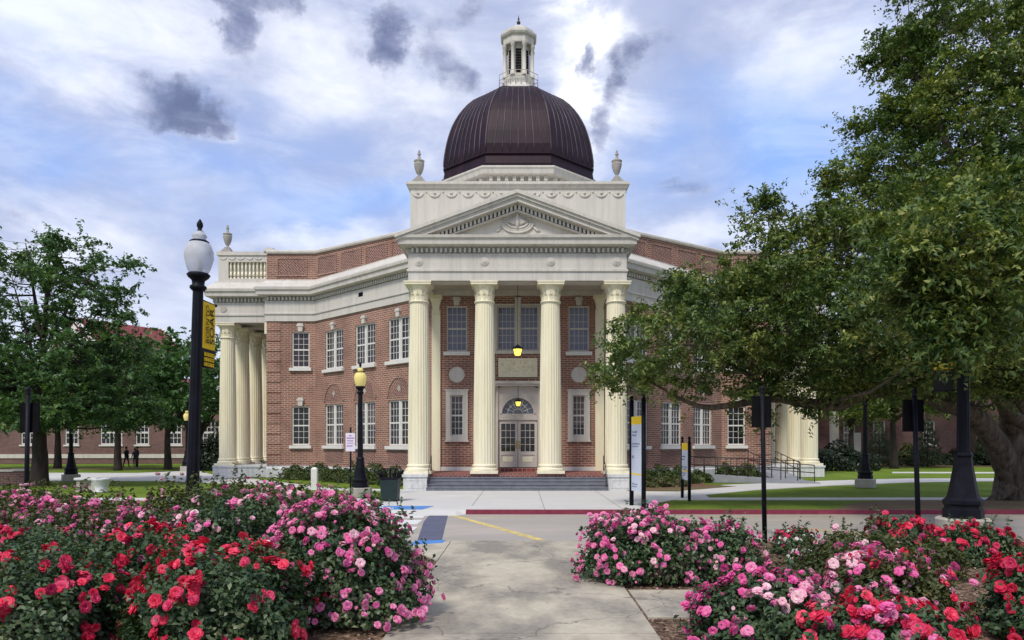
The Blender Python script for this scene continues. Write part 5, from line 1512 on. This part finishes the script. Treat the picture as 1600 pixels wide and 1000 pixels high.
oak_limbs = [
    ([(ox + .25, oY, -.3), (ox + .15, oY, 1.2), (ox + .1, oY, 2.6), (ox + .2, oY, 4.6), (ox + .5, oY - .2, 7.5), (ox + .2, oY - .6, 11), (ox - .4, oY - 1, 15)], .98, .12),
    ([(ox - .1, oY, .9), pz(1555, 690, 28.2), pz(1515, 645, 27.4), pz(1475, 628, 26.6), pz(1420, 610, 26), pz(1360, 612, 25.5), pz(1310, 632, 25.2), pz(1260, 630, 25.0), pz(1210, 622, 25), pz(1150, 632, 25), pz(1100, 636, 24.9), pz(1062, 622, 24.9), pz(1010, 592, 24.8)], .50, .035),
    ([(ox - .1, oY - .2, 2.6), pz(1540, 560, 27.6), pz(1480, 470, 26.6), pz(1400, 410, 26), pz(1320, 370, 25.8), pz(1250, 345, 25.6)], .34, .03),
    ([(ox + .2, oY, 4.2), pz(1560, 400, 27.5), pz(1500, 270, 27), pz(1450, 160, 27), pz(1420, 90, 27)], .34, .03),
    ([(ox + .3, oY, 3.8), pz(1640, 480, 28.5), pz(1700, 330, 28.5), pz(1760, 200, 28.5)], .42, .06),
    ([(ox, oY - .4, 2.9), pz(1500, 560, 25.5), pz(1440, 500, 24.0), pz(1380, 470, 23.2)], .28, .03),
    ([(ox + .1, oY - .3, 3.4), pz(1560, 520, 25), pz(1530, 450, 20.5), pz(1500, 420, 17.0), pz(1480, 400, 15.0)], .26, .03),
    ([pz(1360, 612, 25.5), pz(1310, 560, 25.2), pz(1240, 520, 25.0), pz(1150, 480, 25.0), pz(1090, 455, 25)], .13, .02),
    ([pz(1210, 622, 25), pz(1160, 580, 25), pz(1080, 540, 25), pz(1000, 545, 24.8)], .10, .02),
    ([(ox + .6, oY - .1, 0.9), (ox + 1.1, oY, 0.1), (ox + 1.7, oY, -.25)], .5, .15), ([(ox - .4, oY - .4, 0.5), (ox - 1.1, oY - .5, 0.0), (ox - 1.7, oY - .6, -.2)], .35, .08)]
tree('oak_tree', 'huge spreading live oak with low limbs on the right, over the lawn', tuple(tb), oak_ells, oak_limbs, 'bark', 'oak_leaf', 11, 150, .40, (.165, .072), cat='tree', upbias=.25)
# left tree in the foreground of the left lawn
lY = 38.0
lb_ = at(62, 757, lY); lx = lb_.x
left_ells = [(pz(50, 555, lY), (5.2, 4.5, 2.2), 150), (pz(145, 575, lY), (2.5, 4.0, 2.1), 105), (pz(-20, 600, lY), (3.6, 4, 2.0), 90), (pz(95, 640, lY - .5), (4.2, 3.6, 1.0), 90),
             (pz(195, 640, lY), (1.7, 2.6, .9), 40), (pz(50, 470, lY), (4.0, 3.8, 1.9), 84), (pz(135, 450, lY), (2.1, 2.4, 1.1), 30), (pz(50, 405, lY), (3.0, 2.8, 1.0), 34), (pz(120, 390, lY), (1.6, 2, .6), 13),
             (pz(10, 400, lY), (2.4, 2.4, 1.3), 24), (pz(180, 490, lY), (1.2, 1.8, .5), 12), (pz(205, 410, lY), (.5, .8, .2), 5)]
left_limbs = [([(lx, lY, -.3), (lx, lY, 2.0), (lx + .1, lY, 4.5), (lx + .2, lY, 7.5), (lx + .5, lY, 11.5)], .52, .05)]
for a, b, z in ((110, 520, 3.6), (170, 470, 4.6), (20, 440, 5.0), (-30, 540, 3.8), (90, 390, 7.0), (190, 600, 3.2), (40, 380, 7.5), (150, 420, 6.4)):
    left_limbs.append(([(lx + .05, lY, z), tuple((Vector((lx, lY, z)).lerp(Vector(pz(a, b, lY + (a % 3 - 1) * 1.2)), .5)) + Vector((0, 0, .25))), pz(a, b, lY + (a % 3 - 1) * 1.2)], .14, .02))
tree('shade_tree', 'large broad dark green tree with a lacy top on the left lawn', (lx, lY, -.05), left_ells, left_limbs, 'bark_dark', 'left_leaf', 5, 112, .46, (.21, .105), upbias=.4)
# trees farther off: each has its own crown and trunk
def far_tree(label, px, Y, ztop, zbot, rx, seed, leafm='far_leaf', n=110, lean=0, leaf=(.30, .17)):
    x = (px - VX) / F * Y
    h = ztop - zbot; rng = random.Random(seed)
    el = [((x, Y, zbot + h * .5), (rx, rx * .9, h * .46), n), ((x + rx * .2, Y, zbot + h * .75), (rx * .6, rx * .6, h * .28), n // 3), ((x - rx * .5, Y - .5, zbot + h * .35), (rx * .6, rx * .6, h * .3), n // 3), ((x + rx * .5, Y, zbot + h * .4), (rx * .6, rx * .6, h * .3), n // 3)]
    li = [([(x, Y, -.2), (x + lean * .3, Y, zbot), (x + lean, Y, zbot + h * .6)], .38, .08)]
    for k in range(4):
        a = rng.uniform(0, 6.28)
        li.append(([(x + lean * .3, Y, zbot * .95), (x + rx * .4 * math.cos(a), Y + rx * .4 * math.sin(a), zbot + h * .3), (x + rx * .7 * math.cos(a), Y + rx * .7 * math.sin(a), zbot + h * .55)], .16, .03))
    return tree('background_tree', label, (x, Y, -.05), el, li, 'bark_dark', leafm, seed, 70, .75, leaf, 'trees in front of the far halls', twigs=False, upbias=.7)
far_tree('green tree with a stout trunk in front of the hall windows', 184, 58, 10.4, 3.0, 4.4, 21)
far_tree('bright green rounded tree left of the banner lamp', 262, 60, 10.6, 3.0, 4.2, 22)
far_tree('bright green tree directly behind the banner lamp', 312, 66, 11.4, 2.8, 4.2, 23)
far_tree('dim tree with thin trunk behind the low brick wall', 90, 62, 9.0, 3.2, 4.6, 24)
far_tree('dim tree at the far left edge of the lawn', -40, 60, 10, 3.0, 5.5, 27)
far_tree('round tree with dark trunk standing before the right brick hall', 1397, 62, 8.2, 4.1, 5.2, 25, 'oak_leaf', lean=-.4)
far_tree('tall dark tree behind the right side columns', 1330, 72, 12, 3.6, 5.2, 26, 'oak_leaf')
far_tree('leafy tree beyond the oak trunk at the right edge', 1640, 64, 12, 3.5, 6.0, 28, 'oak_leaf')
far_tree('leafy tree above the white pilasters on the right', 1520, 70, 13, 5.4, 5.5, 29, 'oak_leaf')
def conifer(label, px, Y, h, r, seed):
    x = (px - VX) / F * Y; rng = np.random.default_rng(seed)
    t = thing('conifer', label, 'tree', (x, Y, 0), 0, 'small conifers before the right hall')
    n = 3600
    z = .25 + (h - .25) * (1 - np.sqrt(rng.uniform(0, 1, n))); a = rng.uniform(0, 2 * PI, n)
    rr_ = r * (1 - z / h) * (1 - .45 * rng.uniform(0, 1, n) ** 2) * (1 + .22 * np.sin(z * 9 + 2 * np.sin(a * 3))) + .05
    P = np.stack([rr_ * np.cos(a), rr_ * np.sin(a), z], 1); Nn = np.stack([np.cos(a), np.sin(a), np.full(n, .7)], 1) + rng.normal(size=(n, 3)) * .5
    V, Fq = leaves(P, Nn, .20, .07, rng); np_mesh('crown', V, Fq, M['conifer_leaf'], t)
    MB().tube([(0, 0, -.1), (0, 0, h * .8)], [.09, .02], 7).build('trunk', M['bark_dark'], t, False)
conifer('conical evergreen in front of the white pilaster on the right', 1449, 66, 5.0, 1.5, 31)
conifer('wide pale evergreen left of the round tree trunk on the right', 1374, 68, 4.2, 1.8, 32)
conifer('small thin evergreen by the oak trunk at far right', 1535, 70, 5.0, .8, 33)

def shrub(name, label, c, r, leafm, seed, n=2600, leaf=(.10, .055), group=None, blossoms=0, cat='shrub'):
    rng = np.random.default_rng(seed)
    t = thing(name, label, cat, c, 0, group)
    d = rng.normal(size=(n, 3)); d[:, 2] = np.abs(d[:, 2]) * 1.1; d /= np.linalg.norm(d, axis=1, keepdims=True)
    lump = 1 + .16 * np.sin(d[:, 0] * 5 + seed) * np.sin(d[:, 1] * 6 + 2) + .12 * np.sin(d[:, 2] * 9 + d[:, 0] * 7)
    P = d * np.array(r) * (lump * (1 - .4 * rng.uniform(0, 1, n) ** 2))[:, None]
    V, Fq = leaves(P, d + rng.normal(size=(n, 3)) * .5 + np.array([0, 0, .3]), leaf[0], leaf[1], rng)
    np_mesh('foliage', V, Fq, M[leafm], t)
    m = MB()
    for k in range(7):
        a = k * .9; m.tube([(0, 0, -.05), (r[0] * .3 * math.cos(a), r[1] * .3 * math.sin(a), r[2] * .4), (r[0] * .6 * math.cos(a), r[1] * .6 * math.sin(a), r[2] * .7)], [.03, .02, .01], 5)
    m.build('stems', M['stem'], t, False)
    return t
k = 0
for (px, py, Y, rx, h, lm, lab) in (
        (462, 0, 44.2, .9, .8, 'hedge_leaf', 'leafy shrub at the corner of the left wing, leftmost of the row'), (500, 0, 43.2, 1.0, .95, 'hedge_leaf', 'leafy shrub under the single window of the left wing'),
        (528, 0, 41.8, .85, .8, 'hedge_leaf', 'leafy shrub between marker post and parking notice'), (556, 0, 40.6, .9, .95, 'hedge_leaf', 'leafy shrub behind the parking notice'),
        (585, 0, 39.4, .95, 1.0, 'hedge_leaf', 'leafy shrub between the amber lamp and the bin'), (618, 0, 38.0, .9, .9, 'hedge_leaf', 'leafy shrub behind the litter bin beside the left pedestal'),
        (1003, 0, 37.6, .9, .9, 'hedge_leaf', 'leafy shrub right of the information sign by the pedestal'), (1032, 0, 38.8, 1.0, .95, 'hedge_leaf', 'leafy shrub under the right diagonal wing, between the two signs'),
        (1062, 0, 39.6, 1.0, .85, 'hedge_leaf', 'leafy shrub behind the thin distant sign'), (1092, 0, 41.0, .8, .6, 'hedge_leaf', 'low shrub at the left end of the access ramp'),
        (1020, 0, 36.6, .8, .45, 'rose_leaf_olive', 'low yellow green plants at the edge of the bed by the pedestal'), (1050, 0, 37.0, .8, .4, 'rose_leaf_olive', 'low yellow green plants in front of the right wing shrubs'),
        (1135, 0, 43.5, .7, .9, 'hedge_leaf', 'green bush behind the ramp railing, left one'), (1168, 0, 43.8, .9, .9, 'hedge_leaf', 'green bush behind the ramp railing, right one'),
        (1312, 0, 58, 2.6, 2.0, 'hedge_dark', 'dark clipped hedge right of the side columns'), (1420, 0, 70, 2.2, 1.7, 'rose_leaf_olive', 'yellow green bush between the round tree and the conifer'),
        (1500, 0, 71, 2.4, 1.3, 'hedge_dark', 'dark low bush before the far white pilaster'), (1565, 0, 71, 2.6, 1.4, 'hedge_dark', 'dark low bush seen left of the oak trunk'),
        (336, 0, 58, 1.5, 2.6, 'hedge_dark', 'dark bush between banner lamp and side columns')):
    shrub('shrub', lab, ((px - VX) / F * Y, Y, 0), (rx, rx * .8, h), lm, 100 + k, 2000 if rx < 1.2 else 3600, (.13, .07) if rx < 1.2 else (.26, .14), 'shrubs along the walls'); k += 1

# ------------------------------------------------------------------ roses
def petal_rows(rows, seed, ruffle=.12):
    """blossom of radius about 1: rows of (count, length, width, elevation, start radius)"""
    rg = random.Random(seed); V = []; Fq = []
    for n, ln, wd, el, r0 in rows:
        ph = rg.uniform(0, 6)
        for k in range(n):
            a = ph + 2 * PI * k / n + rg.uniform(-.12, .12); e = el + rg.uniform(-.14, .14)
            ca, sa = math.cos(a), math.sin(a)
            o = len(V)
            for f, w_, c in ((0, .35, 0), (.55, 1.0, .10), (.9, .85, .06), (1.02, .35, -.06)):
                r = r0 + ln * f * math.cos(e - f * .35); z = ln * f * math.sin(e) * (1 - .25 * f) + rg.uniform(-ruffle, ruffle) * .35 * f
                for s in (-1, 1):
                    ww = s * wd * w_ * .5
                    V.append((r * ca - ww * sa, r * sa + ww * ca, z + c * abs(s) + rg.uniform(-ruffle, ruffle) * .3))
            for j in range(3): Fq.append((o + 2 * j, o + 2 * j + 1, o + 2 * j + 3, o + 2 * j + 2))
    return np.array(V), np.array(Fq)
def blossom_set(name, mat, kind):
    out = []
    for sd in range(3):
        if kind == 'double': V, Fq = petal_rows([(6, .85, .85, -.25, .12), (6, .98, .85, .35, .05), (6, .95, .78, .80, .04), (5, .82, .6, 1.12, .03), (4, .7, .4, 1.35, .02)], sd)
        else: V, Fq = petal_rows([(5, .9, .9, -.15, .05), (6, 1.0, .92, .35, .04), (6, .9, .8, .78, .03), (4, .65, .55, 1.15, .02)], sd + 9, .25)
        me = bpy.data.meshes.new(name)
        me.from_pydata([tuple(v) for v in V], [], [tuple(int(i) for i in f) for f in Fq]); me.polygons.foreach_set('use_smooth', [True] * len(Fq)); me.materials.append(M[mat])
        out.append((me, V, Fq))
    return out
BL = {'pink': blossom_set('blossom', 'pink', 'double'), 'pale_pink': blossom_set('blossom', 'pale_pink', 'double'), 'red': blossom_set('blossom', 'red', 'single'),
      'crimson': blossom_set('blossom', 'crimson', 'single'), 'white_petal': blossom_set('blossom', 'white_petal', 'single')}
HEXP = [.6]
def rose_bush(label, px, Y, h, rx, ry, kinds, nblo, seed, leafm='rose_leaf', bsize=.06, zbase=-.125, n=None, cluster=3.0, top=0.35, leaf=(.075, .048), group='rose bushes in the beds'):
    rng = np.random.default_rng(seed)
    x = (px - VX) / F * Y
    spread = 1.5
    if kinds[0] in ('red', 'crimson'): cluster = 3.8; bsize *= .84; spread = 1.1; nblo = int(nblo * 2.0)
    else: cluster = 2.3; bsize *= .82; nblo = int(nblo * (2.4 if seed == 1 else 1.85))
    t = thing('rose_bush', label, 'rose bush', (x, Y, zbase), 0, group)
    h = h - zbase
    ph = rng.uniform(0, 6, 6)
    def surf(d):
        a = np.arctan2(d[:, 1], d[:, 0]); el = np.arcsin(np.clip(d[:, 2], 0, 1))
        lump = 1 + .10 * np.sin(3 * a + ph[0]) + .09 * np.sin(5 * a + 4 * el + ph[1]) + .08 * np.sin(7 * el - 2 * a + ph[2]) + .06 * np.sin(9 * a + ph[3] + 6 * el)
        hor = np.cos(el) ** HEXP[0]
        return np.stack([np.cos(a) * hor * rx * lump, np.sin(a) * hor * ry * lump, h * (.06 + .94 * np.sin(el) ** .9) * (.62 + .38 * lump)], 1)
    def dirs(k, low=0.0):
        d = rng.normal(size=(k, 3)); d /= np.linalg.norm(d, axis=1, keepdims=True); d[:, 2] = np.abs(d[:, 2])
        return d
    area = PI * (rx + ry) * h * .8 + PI * rx * ry
    n = n or int(area * 1350)
    d = dirs(n); S = surf(d)
    depth = 1 - .42 * rng.uniform(0, 1, n) ** 1.7
    P = S * np.stack([depth, depth, np.where(d[:, 2] > .5, depth, 1 - .15 * rng.uniform(0, 1, n))], 1) + rng.normal(size=(n, 3)) * .028
    # new shoots that stick out above the mound
    ns = int(n * .10); ds_ = dirs(ns // 12 + 1); Ss = surf(ds_); sh_p = []
    for q, dd in zip(Ss, ds_):
        ln_ = rng.uniform(.08, .26); v = dd * .6 + np.array([0, 0, .8]) + rng.normal(size=3) * .25
        sh_p.append(q + v[None, :] * rng.uniform(0, ln_, (12, 1)) + rng.normal(size=(12, 3)) * .022)
    P = np.concatenate([P] + sh_p)
    Nn = np.concatenate([d, np.repeat(ds_, 12, axis=0)]) * .8 + np.array([0, 0, .45]) + rng.normal(size=P.shape) * .55
    ok = P[:, 2] > .03
    V, Fq = leaves(P[ok], Nn[ok], leaf[0], leaf[1], rng)
    np_mesh('foliage', V, Fq, M[leafm], t)
    m = MB()
    for k in range(14):
        a = rng.uniform(0, 2 * PI); r = rng.uniform(.3, .8)
        m.tube([(.06 * math.cos(a), .06 * math.sin(a), -.02), (rx * r * .5 * math.cos(a), ry * r * .5 * math.sin(a), h * .45), (rx * r * math.cos(a), ry * r * math.sin(a), h * .82)], [.014, .010, .005], 5)
    m.build('stems', M['stem'], t, False)
    # blossoms in clusters on the lit skin of the mound
    pos = []
    nc = max(1, int(nblo / cluster))
    while len(pos) < nblo:
        dd = dirs(1); 
        if rng.uniform() < top: dd[0, 2] = abs(dd[0, 2]) + .5; dd /= np.linalg.norm(dd)
        q = surf(dd)[0]; nn = dd[0] * np.array([1, 1, .45]) + np.array([0, 0, .22])
        k = 1 + rng.poisson(cluster - 1)
        for _ in range(k):
            off = rng.normal(size=3) * bsize * spread; off[2] *= .55
            pos.append((q * rng.uniform(1.0, 1.06) + off, nn + rng.normal(size=3) * .4))
    pos = [p for p in pos if p[0][2] > .05][:nblo]
    # nearest the viewer first: these become parts of their own, the rest one mass
    pos.sort(key=lambda p: p[0][1] - .6 * p[0][2])
    rest_V = []; rest_F = []; off = 0
    for i, (p, nn) in enumerate(pos):
        kd = kinds[int(rng.integers(len(kinds)))]
        me, V, Fq = BL[kd][int(rng.integers(3))]
        q = Vector(nn).to_track_quat('Z', 'Y'); s = bsize * (rng.uniform(.75, 1.2) if rng.uniform() > .22 else rng.uniform(.32, .6))
        if i < 90:
            o = bpy.data.objects.new('blossom', me); COL.objects.link(o); o.parent = t
            o.location = p; o.rotation_mode = 'QUATERNION'; o.rotation_quaternion = q; o.scale = (s, s, s * rng.uniform(.8, 1.1))
        else:
            W = V @ np.array(q.to_matrix()).T * s + p
            rest_V.append(W); rest_F.append(Fq + off); off += len(V)
    if rest_V:
        o = np_mesh('blossoms', np.concatenate(rest_V), np.concatenate(rest_F), M[kinds[0]], t, True); o['kind'] = 'stuff'
    return t
P_, PP, RD, CR, WH = 'pink', 'pale_pink', 'red', 'crimson', 'white_petal'
# left bed
HEXP[0] = .95
rose_bush('tallest rounded pink rose bush beside the left edge of the walk', 536, 9.9, 1.36, 1.0, 1.0, [P_, P_, P_, PP], 330, 1, bsize=.062, top=.1)
HEXP[0] = .6
rose_bush('pink rose bush with few flowers behind the tallest one', 462, 12.4, 1.36, 1.15, 1.0, [P_, PP], 130, 2, 'rose_leaf_olive', .06)
rose_bush('dark green rose bush with scattered pink flowers behind the red ones', 385, 10.8, 1.42, 1.0, .9, [P_, PP], 55, 3, bsize=.06)
rose_bush('red rose bush next to the tallest pink bush', 345, 8.5, .98, .95, .85, [RD, RD, RD, CR], 110, 4, bsize=.075, top=.5)
rose_bush('red rose bush at the lower left corner', 45, 8.4, .95, .95, .85, [RD, RD, CR], 110, 5, bsize=.075, top=.5)
rose_bush('red rose bush in the left bed, behind the grassy gap', 215, 9.9, 1.0, 1.0, .8, [RD, CR, P_], 110, 6, bsize=.07, top=.5)
rose_bush('crimson rose bush at the left edge, behind the corner one', 20, 10.3, 1.0, 1.1, .8, [CR, RD, P_], 100, 7, bsize=.066, top=.5)
rose_bush('dense pink rose bush in the middle of the left bed', 130, 11.7, 1.17, 1.3, .9, [P_, P_, PP], 240, 8, 'rose_leaf_olive', .058, top=.6)
rose_bush('pale pink rose bush at the left edge, middle row', -20, 12.0, 1.3, 1.2, .9, [P_, PP, PP], 190, 9, 'rose_leaf_olive', .058, top=.6)
rose_bush('pink rose bush in the left bed just before the dark green one', 262, 11.3, 1.08, .9, .8, [P_, PP, RD], 130, 10, 'rose_leaf', .058, top=.5)
rose_bush('olive rose bush with a few pale flowers, back left corner', 40, 14.0, 1.28, 1.7, 1.0, [PP], 50, 11, 'rose_leaf_olive', .055)
rose_bush('olive rose bush with pink flowers before the stone bench', 185, 14.2, 1.02, 1.3, .9, [PP, P_], 80, 12, 'rose_leaf_olive', .055, top=.7)
rose_bush('tall olive rose bush around the foot of the banner lamp', 325, 12.6, 1.45, 1.25, .9, [PP], 50, 13, 'rose_leaf_olive', .05)
rose_bush('olive rose bush right of the lamp foot, back row', 405, 14.4, 1.36, 1.3, .9, [PP, P_], 70, 14, 'rose_leaf_olive', .05)
# right bed
rose_bush('dense pink rose mound at the right edge of the walk, taller half', 1002, 12.7, .98, .92, .85, [P_, P_, P_, PP], 260, 15, bsize=.062, top=.25)
rose_bush('dense pink rose mound behind the paving slab, lower half', 1105, 12.9, .78, .82, .75, [P_, P_, PP], 190, 16, bsize=.062, top=.25)
HEXP[0] = .95
rose_bush('big pink rose bush in front at the bottom, left of the red ones', 1205, 8.7, .66, .88, .75, [P_, P_, PP], 150, 17, bsize=.072, top=.4)
HEXP[0] = .7
rose_bush('pink rose bush in the right foreground mixed with red flowers', 1375, 9.4, .76, .85, .75, [P_, P_, PP, RD], 150, 18, 'rose_leaf_olive', .072, top=.5)
rose_bush('red rose bush lowest in the right foreground', 1372, 7.7, .54, .9, .65, [RD, RD, CR, P_], 95, 19, bsize=.08, top=.6)
rose_bush('red rose bush at the right edge of the picture', 1640, 8.8, .82, .66, .7, [RD, RD, CR], 100, 20, bsize=.078, top=.5)
rose_bush('olive rose bush with hardly any flowers before the thick lamp', 1345, 12.0, .74, .85, .7, [PP, P_], 28, 21, 'rose_leaf_olive', .06)
rose_bush('crimson rose bush behind the olive one, left of the leaning sign post', 1398, 13.6, .84, .55, .5, [CR, CR, RD], 50, 22, bsize=.07, top=.7)
rose_bush('crimson rose bush around the concrete pier of the thick lamp', 1520, 14.3, .56, .85, .5, [CR, RD], 60, 23, bsize=.065, top=.7)
rose_bush('olive rose bush with a single pink tuft near the bed edging', 1462, 12.6, .55, .42, .4, [P_, CR], 12, 24, 'rose_leaf_olive', .065)
rose_bush('small rose bush with white and dark red flowers by the road', 1240, 15.6, .40, .42, .4, [WH, CR, CR], 60, 25, bsize=.05, top=.5)
rose_bush('low white rose bush near the road', 1275, 14.0, .18, .5, .45, [WH, WH], 60, 26, 'rose_leaf_olive', .05, top=.6)
rose_bush('low olive rose plant between the pink mound and the foreground bush', 1215, 11.3, .16, .6, .5, [PP, P_], 8, 27, 'rose_leaf_olive', .06)
# mulch chips and fallen petals in the beds
rng = np.random.default_rng(77)
n = 26000
x = rng.uniform(-9, 10, n); y = rng.uniform(6.6, 17.2, n)
ok = (np.abs(x) > 1.68) & ~((x > 1.6) & (x < 3.65) & (y > 9.85) & (y < 11.8)) & ~((np.abs(x) < 3.1) & (y > 14.5))
P = np.stack([x[ok], y[ok], -.115 + rng.uniform(0, .02, ok.sum())], 1)
Nn = rng.normal(size=P.shape) * .35 + np.array([0, 0, 1])
V, Fq = leaves(P, Nn, .075, .026, rng, 0.02)
o = np_mesh('mulch_chips', V, Fq, M['chip']); tag(o, 'brown bark chips scattered over the rose beds', None, None, 'stuff')
n = 500
x = rng.uniform(-7, 8, n); y = rng.uniform(7, 15, n); ok = np.abs(x) > 1.7
P = np.stack([x[ok], y[ok], np.full(ok.sum(), -.092)], 1)
V, Fq = leaves(P, rng.normal(size=P.shape) * .3 + np.array([0, 0, 1]), .04, .03, rng, 0.1)
o = np_mesh('fallen_petals', V, Fq, M['pale_pink']); tag(o, 'fallen pink petals on the mulch', None, None, 'stuff')
# thin grass tufts in the gap of the left bed
n = 5000
x = rng.normal(-4.55, .35, n); y = rng.uniform(6.8, 9.2, n); hgt = rng.uniform(.06, .16, n); a = rng.uniform(0, 2 * PI, n)
b0 = np.stack([x, y, np.full(n, -.12)], 1); wv = np.stack([np.cos(a), np.sin(a), np.zeros(n)], 1) * .006
tp = b0 + np.stack([rng.normal(0, .04, n), rng.normal(0, .04, n), hgt], 1)
V = np.stack([b0 - wv, b0 + wv, tp + wv * .3, tp - wv * .3], 1).reshape(-1, 3)
o = np_mesh('dry_grass', V, np.arange(4 * n).reshape(n, 4), M['chip']); tag(o, 'thin dry grass in the gap of the left rose bed', None, None, 'stuff')
